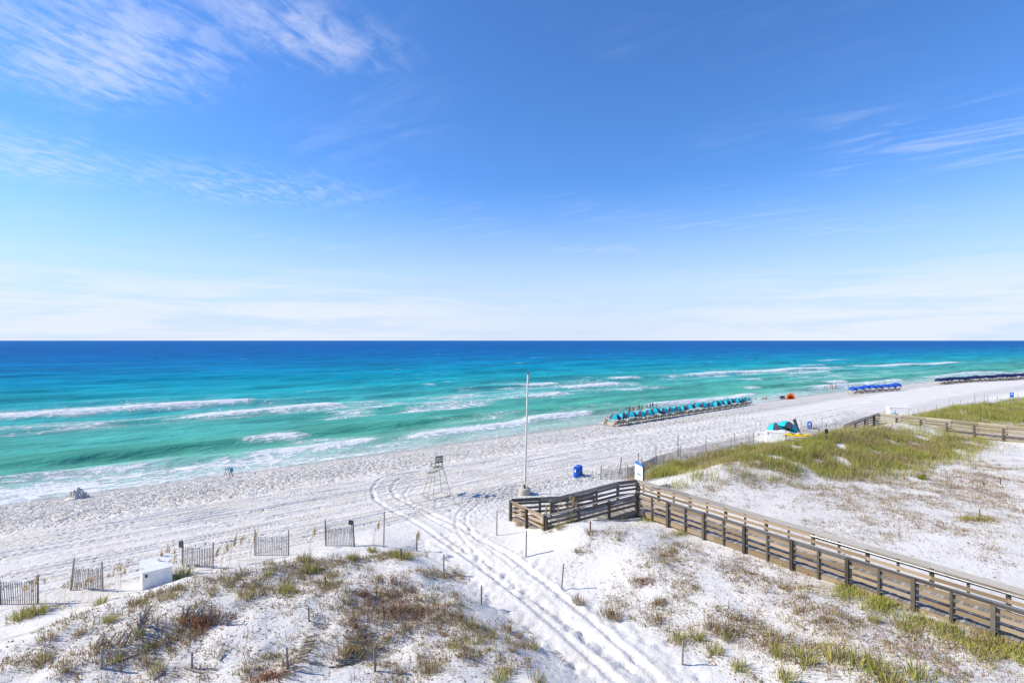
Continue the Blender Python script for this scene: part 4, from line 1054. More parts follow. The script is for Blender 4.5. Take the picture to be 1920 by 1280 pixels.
def skin_mesh(name, verts, edges, radii, mat, parent, root_i=0, sub=1):
    me = bpy.data.meshes.new(name); me.from_pydata([tuple(v) for v in verts], edges, []); me.update(); me.materials.append(M[mat])
    o = bpy.data.objects.new(name, me); C.objects.link(o); o.parent = parent
    md = o.modifiers.new('skin', 'SKIN'); md.use_smooth_shade = True
    for i, r in enumerate(radii):
        sv = me.skin_vertices[0].data[i]; sv.radius = r if isinstance(r, tuple) else (r, r); sv.use_root = (i == root_i)
    sb = o.modifiers.new('sub', 'SUBSURF'); sb.levels = sub; sb.render_levels = sub
    return o
def pose(kind):
    """joint positions, x to the right, facing +y, height 1.72"""
    J = dict(pel=(0, 0, .93), wst=(0, .01, 1.08), chs=(0, .02, 1.30), nck=(0, .02, 1.47), hd0=(0, .03, 1.56), hd1=(0, .04, 1.66), nose=(0, .135, 1.60))
    for s, t in ((-1, 'l'), (1, 'r')):
        J.update({t + 'sh': (s * .18, .01, 1.40), t + 'el': (s * .25, -.03, 1.13), t + 'wr': (s * .27, .06, .89), t + 'hp': (s * .10, 0, .88), t + 'kn': (s * .11, .02, .49), t + 'an': (s * .11, -.02, .09), t + 'to': (s * .13, .15, .035)})
    if kind == 'walk':
        J.update(rkn=(.11, .16, .50), ran=(.11, .17, .10), rto=(.12, .34, .07), lkn=(-.10, -.02, .49), lan=(-.10, -.26, .16), lto=(-.11, -.13, .035), lel=(-.25, .10, 1.15), lwr=(-.24, .28, .99), rel=(.25, -.14, 1.15), rwr=(.27, -.12, .90))
    if kind == 'bend':
        J.update(pel=(0, -.10, .88), wst=(0, .06, .97), chs=(0, .30, .98), nck=(0, .45, .90), hd0=(0, .54, .84), hd1=(0, .63, .80), nose=(0, .60, .72))
        for s, t in ((-1, 'l'), (1, 'r')):
            J.update({t + 'sh': (s * .18, .38, .93), t + 'el': (s * .20, .50, .64), t + 'wr': (s * .16, .62, .40), t + 'hp': (s * .10, -.10, .83), t + 'kn': (s * .14, .04, .47), t + 'an': (s * .15, -.06, .09), t + 'to': (s * .17, .11, .035)})
    if kind == 'sit':
        d = -.80
        for k in ('pel', 'wst', 'chs', 'nck', 'hd0', 'hd1', 'nose'): x, y, z = J[k]; J[k] = (x, y - (z - .93) * .12, z + d)
        for s, t in ((-1, 'l'), (1, 'r')):
            J.update({t + 'sh': (s * .18, -.05, 1.40 + d), t + 'el': (s * .25, -.02, 1.14 + d), t + 'wr': (s * .18, .20, 1.10 + d), t + 'hp': (s * .11, .02, .90 + d), t + 'kn': (s * .16, .36, .50), t + 'an': (s * .15, .62, .09), t + 'to': (s * .16, .76, .05)})
    if kind == 'recline':
        J.update(pel=(0, .0, .58), wst=(0, -.10, .64), chs=(0, -.27, .80), nck=(0, -.40, .95), hd0=(0, -.45, 1.02), hd1=(0, -.50, 1.10), nose=(0, -.40, 1.12))
        for s, t in ((-1, 'l'), (1, 'r')):
            J.update({t + 'sh': (s * .18, -.33, .88), t + 'el': (s * .26, -.14, .68), t + 'wr': (s * .22, .08, .62), t + 'hp': (s * .10, .05, .55), t + 'kn': (s * .12, .45, .66), t + 'an': (s * .12, .86, .52), t + 'to': (s * .13, .90, .64)})
    return {k: Vector(v) for k, v in J.items()}
def person(p, rz, kind, label, top, bottom, hair, skin=0, sc=1.0, group=None, long_hair=False, long_legs=False):
    root = empty('person', p, rz); root.scale = (sc,) * 3; tag(root, label, 'person', group)
    J = pose(kind); names = list(J); vs = [J[n] for n in names]; ix = {n: i for i, n in enumerate(names)}
    rad = dict(pel=(.145, .105), wst=(.13, .095), chs=(.155, .105), nck=.055, hd0=.085, hd1=.092, nose=.018)
    for t in 'lr': rad.update({t + 'sh': .055, t + 'el': .04, t + 'wr': .028, t + 'hp': .09, t + 'kn': .055, t + 'an': .036, t + 'to': .03})
    ed = [('pel', 'wst'), ('wst', 'chs'), ('chs', 'nck'), ('nck', 'hd0'), ('hd0', 'hd1'), ('hd0', 'nose')]
    for t in 'lr': ed += [('chs', t + 'sh'), (t + 'sh', t + 'el'), (t + 'el', t + 'wr'), ('pel', t + 'hp'), (t + 'hp', t + 'kn'), (t + 'kn', t + 'an'), (t + 'an', t + 'to')]
    R_ = [rad[n] for n in names]; E_ = [(ix[a], ix[b]) for a, b in ed]
    for t, s in (('l', -1), ('r', 1)):      # palm, four fingers and a thumb
        d = (J[t + 'wr'] - J[t + 'el']).normalized(); sdv = Vector((0, 1, 0)) if abs(d.y) < .8 else Vector((1, 0, 0)); sdv = (sdv - d * sdv.dot(d)).normalized()
        cur = Vector((-s, 0, 0)); cur = (cur - d * cur.dot(d)); cur = cur.normalized() if cur.length > .1 else sdv.cross(d)
        ip = len(vs); vs.append(J[t + 'wr'] + d * .085); R_.append((.034, .018)); E_.append((ix[t + 'wr'], ip))
        for k, (o, l) in enumerate(((.033, .068), (.011, .078), (-.011, .072), (-.031, .055))):
            i1 = len(vs); vs.append(vs[ip] + sdv * o + d * l * .55); R_.append(.009); vs.append(vs[ip] + sdv * o * 1.1 + d * l + cur * .02); R_.append(.008); E_ += [(ip, i1), (i1, i1 + 1)]
        i1 = len(vs); vs.append(J[t + 'wr'] + d * .04 + sdv * .045 + cur * .01); R_.append(.011); vs.append(J[t + 'wr'] + d * .085 + sdv * .065 + cur * .02); R_.append(.009); E_ += [(ix[t + 'wr'], i1), (i1, i1 + 1)]
    skin_mesh('body', vs, E_, R_, 'skin%d' % skin, root)
    if top:
        T = ['wst', 'pel', 'chs', 'lsh', 'rsh']; V_ = [J['wst'], lerp(J['wst'], J['pel'], .8), J['chs'], J['lsh'], J['rsh'], lerp(J['lsh'], J['lel'], .7), lerp(J['rsh'], J['rel'], .7)]
        short = top.endswith('suit')
        if short: skin_mesh('swim_top', [lerp(J['wst'], J['chs'], .5), J['chs']], [(0, 1)], [(.145, .112), (.168, .122)], top, root)
        else: skin_mesh('shirt', V_, [(0, 1), (0, 2), (2, 3), (2, 4), (3, 5), (4, 6)], [(.15, .115), (.16, .122), (.175, .125), .07, .07, .06, .06], top, root)
    f = .95 if long_legs else (.2 if bottom.endswith('suit') else .62)
    V_ = [lerp(J['pel'], J['wst'], .35), J['pel'], J['lhp'], J['rhp'], lerp(J['lhp'], J['lkn'], min(f, 1)), lerp(J['rhp'], J['rkn'], min(f, 1))]
    E2_ = [(0, 1), (1, 2), (1, 3), (2, 4), (3, 5)]; R2 = [(.148, .11), (.158, .12), .105, .105, .085, .085]
    if long_legs: V_ += [J['lan'], J['ran']]; E2_ += [(4, 6), (5, 7)]; R2 += [.055, .055]
    skin_mesh('trousers' if long_legs else ('swim_bottom' if f < .3 else 'shorts'), V_, E2_, R2, bottom, root, 1)
    back = (J['hd1'] - J['nose']); back = Vector((0, back.y, back.z)).normalized() if back.length else Vector((0, -1, 0))
    c = J['hd1']; axis = (J['hd1'] - J['nck']).normalized(); bk = -(J['nose'] - J['hd0']).normalized()
    hv = [c + axis * .035 + bk * .02, c + bk * .045 - axis * .02, J['hd0'] + bk * .06]; hr = [.092, .092, .06]; he = [(0, 1), (1, 2)]
    if long_hair: hv.append(J['nck'] + bk * .09 - axis * .08); hr.append(.05); he.append((2, 3))
    skin_mesh('hair', hv, he, hr, hair, root)
    return root
# towards the sea is +v; the walkers stroll along the water's edge, backs to the camera
walkers = [((1180, 776), 'stand', 'person in a dark grey top and dark trousers, leftmost of the group at the water', 'grey_shirt', 'dark_trousers', 'brown_hair', 0, 1.03, True, -.3),
           ((1187, 775), 'walk', 'person in a red top walking at the water beside the leftmost one', 'red_shirt', 'black_cloth', 'fair_hair', 1, .95, False, -.5),
           ((1198, 773), 'stand', 'person in a navy top and dark shorts at the water', 'navy_shirt', 'black_cloth', 'black_hair', 2, 1.04, False, .2),
           ((1203, 773), 'walk', 'person in a lime and black outfit at the water', 'lime_shirt', 'black_cloth', 'brown_hair', 0, 1.04, False, -.2),
           ((1213, 770), 'stand', 'person in blue swimwear at the water left of the one in a blue shirt', 'blue_shirt', 'blue_shirt', 'brown_hair', 3, .93, False, .4),
           ((1219, 770), 'stand', 'tall person in a long blue shirt at the water', 'blue_shirt', 'khaki_shorts', 'brown_hair', 1, 1.07, False, 0),
           ((1224, 769), 'walk', 'person in dark swimwear second from the right of the group at the water', 'black_cloth', 'black_cloth', 'brown_hair', 2, 1.0, False, .3),
           ((1230, 769), 'stand', 'person in pale peach swimwear, rightmost of the group at the water', 'peach_suit', 'peach_suit', 'fair_hair', 1, .98, False, -.1),
           ((1557, 730.5), 'stand', 'person in a red swimsuit, left of three standing by the far water', 'red_shirt', 'orange_suit', 'brown_hair', 3, 1.0, False, .6),
           ((1561, 730.5), 'stand', 'bare chested person in dark trunks, middle of three by the far water', None, 'black_cloth', 'brown_hair', 0, 1.02, False, .2),
           ((1567, 730.5), 'walk', 'bare chested person in dark trunks, right of three by the far water', None, 'dark_trousers', 'black_hair', 3, 1.04, False, -.6),
           ((1746, 719.5), 'stand', 'person in a teal top standing left of the navy umbrellas', 'teal_shirt', 'white_shirt', 'brown_hair', 1, 1.05, False, .5),
           ((1881, 707), 'stand', 'dark dressed person standing in the shallows behind the navy umbrellas', 'black_cloth', 'black_cloth', 'black_hair', 2, 1.05, False, .1),
           ((1866, 709), 'stand', 'person in a pink red top standing behind the navy umbrellas', 'red_shirt', 'peach_suit', 'fair_hair', 1, 1.05, False, .3)]
for (pt, kd, lab, tp, bt, hr, sk, sc, ll, az) in walkers:
    person(at(*pt), R(36) + az * .6, kd, lab, tp, bt, hr, sk, sc, 'people by the water', long_hair=('peach' in lab or 'swimwear' in lab or 'red' in lab), long_legs=ll)
person(at(433, 895), R(75), 'bend', 'person in a turquoise top bending over to dig at the water edge', 'teal_shirt', 'teal_shirt', 'fair_hair', 2, 1.0)
for (pt, lab, tp, bt, hr, sk, az) in [((1409, 749), 'person sitting on the sand just right of the last teal umbrella', 'orange_suit', 'orange_suit', 'brown_hair', 0, .4), ((1417, 749), 'child sized person sitting on the sand right of the last teal umbrella', 'peach_suit', 'peach_suit', 'fair_hair', 1, -.8),
                                      ((1431, 749), 'left of two people sitting together left of the orange tent', None, 'black_cloth', 'brown_hair', 3, .2), ((1437, 749), 'right of two people sitting together left of the orange tent', None, 'dark_trousers', 'black_hair', 0, -.2),
                                      ((1138, 789), 'person sitting on the sand seaward of the first teal umbrella', 'orange_suit', 'teal_shirt', 'brown_hair', 3, .9), ((1147, 784), 'dark haired person sitting behind the first teal umbrella', 'teal_shirt', 'black_cloth', 'black_hair', 0, .5)]:
    person(at(*pt), R(36) + az, 'sit', lab, tp, bt, hr, sk, .75 if 'child' in lab else 1.0, 'people sitting on the sand')
rec = []
for k in (0, 1, 2, 3, 5, 7, 8, 9): rec.append(('teal and charcoal beach umbrella', k, 'left' if k % 2 else 'right'))
for k in (1, 2, 4): rec.append(('bright blue beach umbrella', k, 'right'))
for k in (1, 3, 5, 6, 8, 10, 13, 16, 19, 22): rec.append(('dark navy beach umbrella', k, 'left' if k % 2 else 'right'))
tops = ['orange_suit', None, 'lime_shirt', None, 'teal_shirt', 'white_shirt', None, 'peach_suit']
for i, key in enumerate(rec):
    x, y = SEAT_SPOTS[key]; w_ = key[0].split(' beach')[0]
    person(Vector((x, y, gz(x, y) - .02)) , math.atan2(CU, -SU) - math.pi / 2, 'recline', 'person reclining on the %s lounger under the %s %s umbrella from the left' % (key[2], ORD[key[1] + 1], w_), tops[i % 8], ['black_cloth', 'blue_shirt', 'orange_suit'][i % 3], list(HAIR)[i % 3], i % 4, 1.0, 'people on the loungers')

#==PART3==
# ------------------------------------------------------------------ plants
def blades(name, x, y, hgt, wid, lean, cols, z=None, mat=None, dirs=None, tipfrac=None):
    """many tapering bent grass blades as one mesh"""
    n = len(x); z = height(x, y) - 0.03 if z is None else z
    az = RNG.uniform(0, 2 * np.pi, n) if dirs is None else dirs
    fa = RNG.uniform(0, 2 * np.pi, n)
    wx = np.cos(fa) * wid / 2; wy = np.sin(fa) * wid / 2
    lx = np.cos(az) * lean * hgt; ly = np.sin(az) * lean * hgt
    hz = hgt * np.sqrt(np.clip(1 - lean**2 * 0.7, 0.12, 1))
    P = np.zeros((n, 5, 3))
    P[:, 0] = np.stack([x - wx, y - wy, z], 1); P[:, 1] = np.stack([x + wx, y + wy, z], 1)
    mx = x + lx * 0.38; my = y + ly * 0.38; mz = z + hz * 0.62
    P[:, 2] = np.stack([mx + wx * 0.8, my + wy * 0.8, mz], 1); P[:, 3] = np.stack([mx - wx * 0.8, my - wy * 0.8, mz], 1)
    P[:, 4] = np.stack([x + lx, y + ly, z + hz], 1)
    me = bpy.data.meshes.new(name); me.vertices.add(n * 5); me.vertices.foreach_set('co', P.reshape(-1).astype(np.float32))
    b = np.arange(n) * 5
    tri = np.concatenate([np.stack([b, b + 1, b + 2], 1), np.stack([b, b + 2, b + 3], 1), np.stack([b + 3, b + 2, b + 4], 1)])
    nf = len(tri); me.loops.add(nf * 3); me.polygons.add(nf)
    me.loops.foreach_set('vertex_index', tri.ravel().astype(np.int32)); me.polygons.foreach_set('loop_start', np.arange(0, nf * 3, 3, dtype=np.int32)); me.polygons.foreach_set('loop_total', np.full(nf, 3, np.int32))
    me.update(calc_edges=True)
    a = me.attributes.new('tint', 'FLOAT_COLOR', 'POINT'); c = np.repeat(np.concatenate([cols, np.ones((n, 1))], 1), 5, 0).astype(np.float32)
    a.data.foreach_set('color', c.ravel()); me.materials.append(mat or M['leaf'])
    return me
GREEN = np.array([(.36, .38, .07), (.48, .46, .11), (.58, .52, .17), (.22, .28, .05)])
DRY = np.array([(.48, .38, .21), (.38, .28, .14), (.56, .47, .29), (.28, .19, .11)])
RED = np.array([(.30, .15, .09), (.36, .21, .13), (.22, .12, .08), (.40, .27, .17)])
def pick(pal, n, var=0.2):
    return pal[RNG.integers(0, len(pal), n)] * RNG.uniform(1 - var, 1 + var, (n, 1))
def palette(n, fg, fd):
    """fg share green, fd share straw, rest reddish brown"""
    r = RNG.random(n)[:, None]; return np.where(r < fg, pick(GREEN, n), np.where(r < fg + fd, pick(DRY, n), pick(RED, n)))
def scatter(P, n, box, power=1.0, noise_=1.3, cut=0.05):
    """n random places weighted by a patch field"""
    X = []; Y = []; tot = 0
    while tot < n:
        u = RNG.uniform(box[0], box[1], n * 3); v = RNG.uniform(box[2], box[3], n * 3)
        x, y = xy(u, v); f = field(P, u, v) * np.clip(0.55 + 1.5 * fbm(x / noise_ + 31, y / noise_, 3), 0, 1.5)
        k = RNG.random(n * 3) < np.clip(f - cut, 0, 1)**power
        X.append(x[k]); Y.append(y[k]); tot += k.sum()
    return np.concatenate(X)[:n], np.concatenate(Y)[:n]
def on_path(x, y):
    sd = (x - 0.8) * 0.84 + (y - 24.2) * 0.544; return (sd > -1.9) & (sd < 1.9)
def tufts(cx, cy, per, spread):
    n = len(cx); x = np.repeat(cx, per) + RNG.normal(0, 1, n * per) * np.repeat(spread, per); y = np.repeat(cy, per) + RNG.normal(0, 1, n * per) * np.repeat(spread, per)
    return x, y

# sparse grass and dead stalks over the two near dunes
def sparse(name, label, P, ntuft, box, fg, fd, hmean, per=22, spread=(0.04, 0.13), nz=1.3):
    cx, cy = scatter(P, ntuft, box, noise_=nz); k = ~on_path(cx, cy); cx, cy = cx[k], cy[k]
    sp = RNG.uniform(spread[0], spread[1], len(cx)); hs = RNG.lognormal(np.log(hmean), 0.45, len(cx))
    x, y = tufts(cx, cy, per, sp); n = len(x)
    hg = np.repeat(hs, per) * RNG.uniform(0.4, 1.15, n)
    tone = np.repeat(palette(len(cx), fg, fd), per, 0); own = palette(n, fg, fd); cols = np.where(RNG.random((n, 1)) < 0.6, tone * RNG.uniform(.8, 1.2, (n, 1)), own)
    me = blades(name, x, y, hg, RNG.uniform(.012, .026, n), RNG.uniform(.15, .95, n), cols)
    return tag(add_obj(name, me), label, 'grass', kind='stuff')
sparse('dune_grass', 'sparse dry grass and stalks over the dune left of the track', VEG_LEFT, 3300, (-12, 24, 8, 31), .16, .54, .17, 13, (.05, .2))
sparse('dune_grass', 'sparse dry grass over the dune between track and boardwalk', VEG_RIGHT, 2300, (10, 42, -2, 28), .16, .50, .16, 12, (.05, .2))
sparse('ground_cover', 'low reddish brown growth on the sandy hollow beyond the boardwalk', VEG_HOLLOW, 6500, (22, 90, -6, 26), .10, .40, .11, 12, (.08, .26), 1.2)

# crumbs of dead leaves, a few centimetres each, flat on the sand
def crumbs(name, label, P, n, box, nz=1.6):
    x, y = scatter(P, n, box, 0.8, nz, 0.02); k = ~on_path(x, y); x, y = x[k], y[k]; n = len(x)
    me = blades(name, x, y, RNG.uniform(.07, .22, n), RNG.uniform(.03, .07, n), np.full(n, 1.15), palette(n, .04, .40) * .9)
    return tag(add_obj(name, me), label, 'litter', kind='stuff')
crumbs('leaf_litter', 'dead leaf litter on the dune left of the track', VEG_LEFT, 10000, (-12, 24, 8, 31))
crumbs('leaf_litter', 'dead leaf litter on the dune beside the boardwalk', VEG_RIGHT, 8000, (10, 42, -2, 28))
crumbs('leaf_litter', 'reddish leaf litter on the sandy hollow', VEG_HOLLOW, 15000, (22, 90, -6, 26), 1.4)

# dense grass of the ridge beyond the boardwalk
def ridge(name, label, pts, n, hmean, fg, fd, box):
    P = patch_list(pts); x, y = scatter(P, n, box, 0.75, 1.2, 0.0)
    patch_h = 0.55 + 0.9 * np.clip(fbm(x / 1.6, y / 1.6, 3) + .5, 0, 1)
    hg = hmean * patch_h * RNG.uniform(.5, 1.3, n)
    gsh = np.clip(fg + .9 * fbm(x / 2.2 + 70, y / 2.2, 3), .05, .95)[:, None]
    r = RNG.random((n, 1)); cols = np.where(r < gsh, pick(GREEN, n), pick(DRY, n))
    me = blades(name, x, y, hg, RNG.uniform(.014, .030, n), RNG.uniform(.1, .8, n), cols)
    return tag(add_obj(name, me), label, 'grass', kind='stuff')
RIDGE = [(1240, 888, 2.4, .8, 1.0), (1300, 870, 3.0, 1.0, 1.0), (1370, 850, 3.2, 1.2, 1.0), (1440, 842, 3.5, 1.6, 1.3), (1520, 836, 4.0, 2.0, 1.6), (1600, 835, 4.0, 2.4, 1.8), (1680, 838, 4.0, 2.4, 1.8), (1740, 845, 3.0, 1.5, 1.3), (1640, 868, 3.5, 1.0, 1.0), (1270, 880, 3.0, 1.2, 1.0), (1330, 868, 3.5, 1.6, 1.0), (1400, 858, 4.0, 2.0, 1.0), (1500, 852, 4.5, 2.2, 1.2), (1590, 850, 5, 2.4, 1.4), (1690, 852, 5, 2.2, 1.4), (1770, 832, 4, 2.0, 1.2), (1660, 822, 5, 2, 1.2), (1560, 822, 5, 2, 1.2), (1290, 905, 2.0, .6, .5), (1440, 870, 4, 1.0, .6), (1800, 838, 3, 1.0, .8)]
ridge('ridge_grass', 'dense yellow green grass on the ridge before the far boardwalk', RIDGE, 85000, .58, .62, .3, (28, 84, 6, 32))
FAR = [(1780, 782, 6, 2.5, 1.4), (1830, 775, 7, 3, 1.6), (1880, 770, 8, 3, 1.6), (1915, 775, 8, 3, 1.4), (1900, 790, 6, 2, 1.0), (1740, 780, 4, 1.5, 1.0)]
ridge('ridge_grass', 'green grass on the dune beyond the far boardwalk', FAR, 45000, .60, .75, .2, (70, 170, -10, 32))
EDGE = [(1600, 1108, .9, .35, 1), (1660, 1128, 1.0, .35, 1), (1730, 1158, 1.1, .4, 1.2), (1800, 1180, 1.1, .45, 1.6), (1870, 1210, 1.2, .5, 1.8), (1915, 1230, 1.2, .5, 1.8), (1215, 975, 1.0, .3, .9), (1270, 1003, 1.0, .25, .8), (1150, 975, .8, .25, .8)]
ridge('boardwalk_grass', 'bright green grass growing along the foot of the near boardwalk', EDGE, 8500, .28, .62, .1, (14, 34, -4, 30))

# clumps one can pick out: copies of four shapes
def clump_mesh(name, n, spread, h, fg, fd, oats=0, lean=.75):
    x = RNG.normal(0, spread, n); y = RNG.normal(0, spread, n); d = np.arctan2(y, x) + RNG.normal(0, .5, n)
    cols = palette(n, fg, fd); hg = h * RNG.uniform(.5, 1.15, n); ln = RNG.uniform(.1, lean, n); wd = RNG.uniform(.012, .024, n)
    if oats:
        xo = RNG.normal(0, spread, oats); x = np.r_[x, xo]; y = np.r_[y, RNG.normal(0, spread, oats)]; d = np.r_[d, RNG.uniform(0, 6.28, oats)]
        cols = np.r_[cols, pick(DRY, oats)]; hg = np.r_[hg, np.full(oats, h * 1.8)]; ln = np.r_[ln, np.full(oats, .3)]; wd = np.r_[wd, np.full(oats, .012)]
    return blades(name, x, y, hg, wd, ln, cols, z=np.full(len(x), -.04), dirs=d)
CL = {'green': [clump_mesh('green_clump', 120, .14, .44, .66, .34, 4) for _ in range(2)], 'mixed': [clump_mesh('mixed_clump', 110, .14, .42, .40, .45, 4) for _ in range(2)],
      'dry': [clump_mesh('dry_clump', 90, .13, .36, .08, .62, 4) for _ in range(2)]}
def seed_heads(name, n, h):
    """sea oats: a few tall stems with drooping tan heads"""
    x = []; y = []; z = []; hg = []; ln = []; wd = []; az = []; co = []
    for k in range(n):
        a = RNG.uniform(0, 6.28); r = RNG.uniform(0, .25); x0, y0 = r * math.cos(a), r * math.sin(a); hh = h * RNG.uniform(.75, 1.1); d = RNG.normal(.2, .5)
        x.append(x0); y.append(y0); z.append(-.05); hg.append(hh); ln.append(.25); wd.append(.014); az.append(d); co.append(DRY[2])
        tx, ty = x0 + math.cos(d) * .25 * hh * .8, y0 + math.sin(d) * .25 * hh * .8
        for j in range(5):
            x.append(tx + RNG.normal(0, .02)); y.append(ty + RNG.normal(0, .02)); z.append(hh * .72 + j * hh * .045); hg.append(.22); ln.append(.8); wd.append(.05); az.append(d + RNG.normal(0, .4)); co.append(DRY[1] * 1.2)
    x, y, z, hg, ln, wd, az, co = map(np.array, (x, y, z, hg, ln, wd, az, co))
    return blades(name, x, y, hg, wd, ln, co, z=z, dirs=az)
OATS = [seed_heads('sea_oats', 5, 1.35) for _ in range(3)]
def put_clump(px, py, kind, sc, label, group, name='grass_clump', cat='grass clump'):
    p = at(px, py); me = (OATS if kind == 'oats' else CL[kind])[rr.randrange(2)]
    o = add_obj(name, me); o.location = p; o.rotation_euler = (0, 0, rr.uniform(0, 6.28) if kind != 'oats' else rr.uniform(-.5, .5)); o.scale = (sc, sc, sc * rr.uniform(.85, 1.15))
    return tag(o, label, cat, group)
WORD = {'green': 'green', 'mixed': 'yellow green', 'dry': 'straw coloured'}
def nth(k): return ORD[k] if k < len(ORD) else 'farthest right'
def clumps(L, where, group):
    for kd in WORD:
        for k, (px, py, _, sc) in enumerate(sorted(q for q in L if q[2] == kd)):
            put_clump(px, py, kd, sc, '%s %s, %s from the left' % (WORD[kd], where, nth(k + 1)), group)
def oats(L, where, group):
    for k, (px, py) in enumerate(sorted(L)):
        put_clump(px, py, 'oats', 1.0, '%s, %s from the left' % (where, nth(k + 1)), group, 'sea_oats', 'sea oats')
G1 = 'separate grass clumps on the left dune'; G2 = 'separate grass clumps before the boardwalk'
clumps([(750, 1046, 'green', 1.35), (738, 1042, 'green', 1.0), (762, 1048, 'mixed', 1.1), (698, 1034, 'green', .9), (572, 1050, 'green', 1.1), (580, 1072, 'green', 1.2), (660, 1048, 'green', 1.0), (622, 1082, 'mixed', 1.0), (536, 1110, 'green', 1.1),
                         (502, 1078, 'green', .8), (345, 1078, 'green', 1.3), (330, 1085, 'green', 1.0), (38, 1160, 'green', 1.3), (72, 1150, 'green', 1.2), (190, 1132, 'green', .9), (205, 1165, 'green', .7), (425, 1092, 'mixed', 1.0), (465, 1120, 'mixed', 1.1), (260, 1192, 'green', .8)], 'grass clump on the left dune crest', G1)
clumps([(85, 1200, 'dry', 1.0), (80, 1240, 'mixed', 1.0), (125, 1255, 'dry', 1.0), (150, 1190, 'dry', .9), (295, 1258, 'mixed', .9), (268, 1245, 'dry', .9), (465, 1258, 'dry', .9), (210, 1240, 'mixed', .9), (645, 1230, 'dry', 1.2), (810, 1260, 'dry', 1.2), (860, 1160, 'dry', .9), (880, 1175, 'mixed', .9),
                         (895, 1205, 'mixed', .9), (922, 1195, 'mixed', .8), (950, 1182, 'dry', 1.0), (972, 1195, 'dry', .8), (848, 1210, 'mixed', .8), (995, 1215, 'mixed', 1.0), (935, 1275, 'green', .9), (950, 1262, 'mixed', .9), (870, 1232, 'dry', .8), (960, 1220, 'dry', .8), (765, 1180, 'dry', .9), (1010, 1278, 'mixed', .9)], 'small tuft on the left dune sand', 'straw tufts on the left dune')
clumps([(1140, 1152, 'dry', 1.4), (1155, 1158, 'dry', 1.1), (1086, 1130, 'dry', 1.1), (1272, 1200, 'green', 1.0), (1308, 1198, 'green', 1.0), (1338, 1222, 'green', 1.1), (1385, 1255, 'green', 1.0), (1360, 1190, 'mixed', 1.4), (1335, 1180, 'dry', 1.4), (1460, 1228, 'green', 1.0),
                         (1455, 1200, 'mixed', 1.3), (1510, 1240, 'green', 1.5), (1475, 1275, 'green', 1.2), (1570, 1235, 'green', 1.4), (1610, 1245, 'green', 1.5), (1640, 1255, 'green', 1.3), (1665, 1278, 'green', 1.4), (1720, 1270, 'green', 1.4), (1700, 1180, 'green', .9), (1240, 1130, 'dry', .9), (1230, 1165, 'dry', 1.2), (1190, 1090, 'dry', 1.0), (1108, 1000, 'dry', 1.1), (1050, 990, 'mixed', 1.1), (1160, 1012, 'green', .5),
                         (1024, 990, 'green', 1.1), (1010, 985, 'green', .8), (1070, 978, 'green', 1.2), (1133, 968, 'mixed', 1.2), (985, 975, 'dry', 1.3), (975, 985, 'dry', 1.0), (1082, 1035, 'dry', .8), (1500, 1150, 'dry', 1.0), (1640, 1165, 'green', .7), (1550, 1165, 'dry', .8)], 'grass clump between track and boardwalk', G2)
oats([(45, 1140), (60, 1135), (150, 1130), (165, 1128), (205, 1115), (222, 1110), (290, 1085), (312, 1075), (320, 1090), (415, 1062), (430, 1058), (445, 1050), (468, 1048), (580, 1032), (700, 1022), (775, 1040), (395, 1075), (120, 1140)], 'thin sea oats with tan heads along the left dune edge', 'sea oats by the short fence panels')
oats([(1016, 990), (1050, 985), (1068, 980), (1215, 900), (1255, 880), (1340, 858), (1385, 850), (1470, 838), (1530, 828), (1560, 822), (1590, 818), (1620, 818), (1660, 822), (1700, 828)], 'thin sea oats with tan heads right of the ramp', 'sea oats right of the ramp')

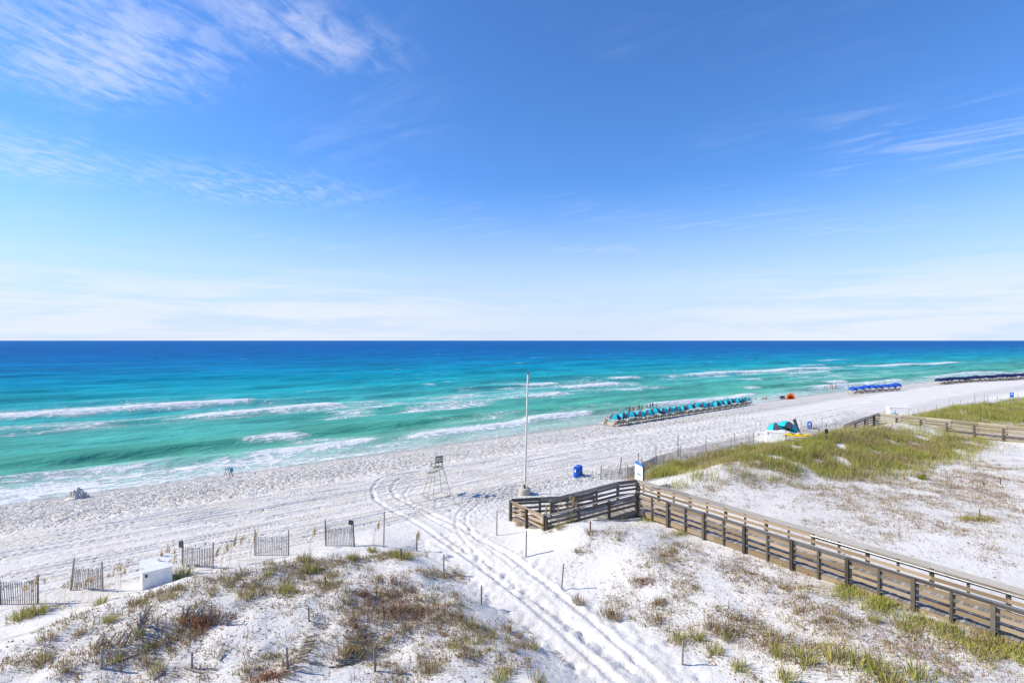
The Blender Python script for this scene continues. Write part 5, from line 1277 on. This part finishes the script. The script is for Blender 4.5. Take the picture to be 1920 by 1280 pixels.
# woody shrubs: bare reddish twigs
def shrub(px, py, r, h, n, label, pal, sc=(1, 1)):
    p = at(px, py); root = empty('dune_shrub', p); tag(root, label, 'shrub')
    nc = max(5, n // 22); cx = RNG.normal(0, r * .5 * sc[0], nc); cy = RNG.normal(0, r * .5 * sc[1], nc); ci = RNG.integers(0, nc, n)
    ox = RNG.normal(0, .085, n); oy = RNG.normal(0, .085, n); x = cx[ci] + ox; y = cy[ci] + oy; d = np.arctan2(oy, ox) + RNG.normal(0, .5, n); rad = np.hypot(x / sc[0], y / sc[1]) / r
    zb = np.maximum(height(p.x + x, p.y + y) - p.z - .05, -.6)
    hg = h * RNG.uniform(.35, 1.0, n) * np.clip(1.15 - rad * .7, .25, 1.1)
    o = add_obj('twigs', blades('twigs', x, y, hg, RNG.uniform(.012, .028, n), RNG.uniform(.2, .95, n), pick(pal, n, .3), z=zb, dirs=d), None, root); o['kind'] = 'stuff'
    m = n // 3; k = RNG.integers(0, n, m)
    lv = add_obj('leaves', blades('leaves', x[k] + RNG.normal(0, .06, m), y[k] + RNG.normal(0, .06, m), RNG.uniform(.05, .14, m), RNG.uniform(.02, .05, m), RNG.uniform(.3, 1, m), pick(pal, m, .3) * 1.1, z=zb[k] + hg[k] * RNG.uniform(.3, .8, m)), None, root); lv['kind'] = 'stuff'
    v = 9; st = blades('stems', RNG.normal(0, .1, v), RNG.normal(0, .1, v), np.full(v, h * .8), np.full(v, .05), RNG.uniform(.2, .7, v), pick(RED, v) * .6, z=np.full(v, -.05)); add_obj('stems', st, None, root)
RB = np.array([(.36, .22, .16), (.46, .31, .23), (.24, .14, .10), (.54, .39, .28)])
shrub(735, 1150, 1.7, .55, 950, 'largest reddish brown shrub in the middle of the left dune', RB, (1.3, 1.2))
shrub(740, 1095, 1.0, .5, 420, 'smaller reddish brown shrub behind the largest one', np.r_[RB, DRY], (1.1, .9))
shrub(790, 1150, 1.0, .45, 330, 'reddish shrub at the right side of the largest one', RB, (1.1, .9))
shrub(690, 1120, .9, .45, 280, 'reddish shrub at the left side of the largest one', RB, (1.1, .9))
shrub(375, 1170, .8, .45, 700, 'low rusty brown shrub over the half buried fence slats', RB * np.array([1.1, .9, .7]), (1.4, .6))
shrub(505, 1272, .55, .40, 500, 'rusty brown shrub at the bottom edge left of centre', RB * np.array([1.05, .92, .8]), (1.2, .6))
shrub(1205, 1092, .5, .32, 260, 'small reddish brown shrub on the dune before the boardwalk', RB, (1.3, .7))
shrub(1830, 975, .9, .45, 700, 'brown and green mound of growth in the sandy hollow', np.r_[DRY, GREEN], (1.4, .8))
shrub(1730, 898, .5, .75, 260, 'small yellow green bush standing alone in the sandy hollow', np.array([(.22, .26, .03), (.30, .30, .04)]), (.8, .8))

# prototypes that were never placed
for t_ in (um_teal, um_blue, um_navy, lo_cream, lo_blue):
    if t_['used'] == 0:
        for ch in list(t_.children): bpy.data.objects.remove(ch)
        bpy.data.objects.remove(t_)
for o in C.objects:
    if 'used' in o.keys(): del o['used']
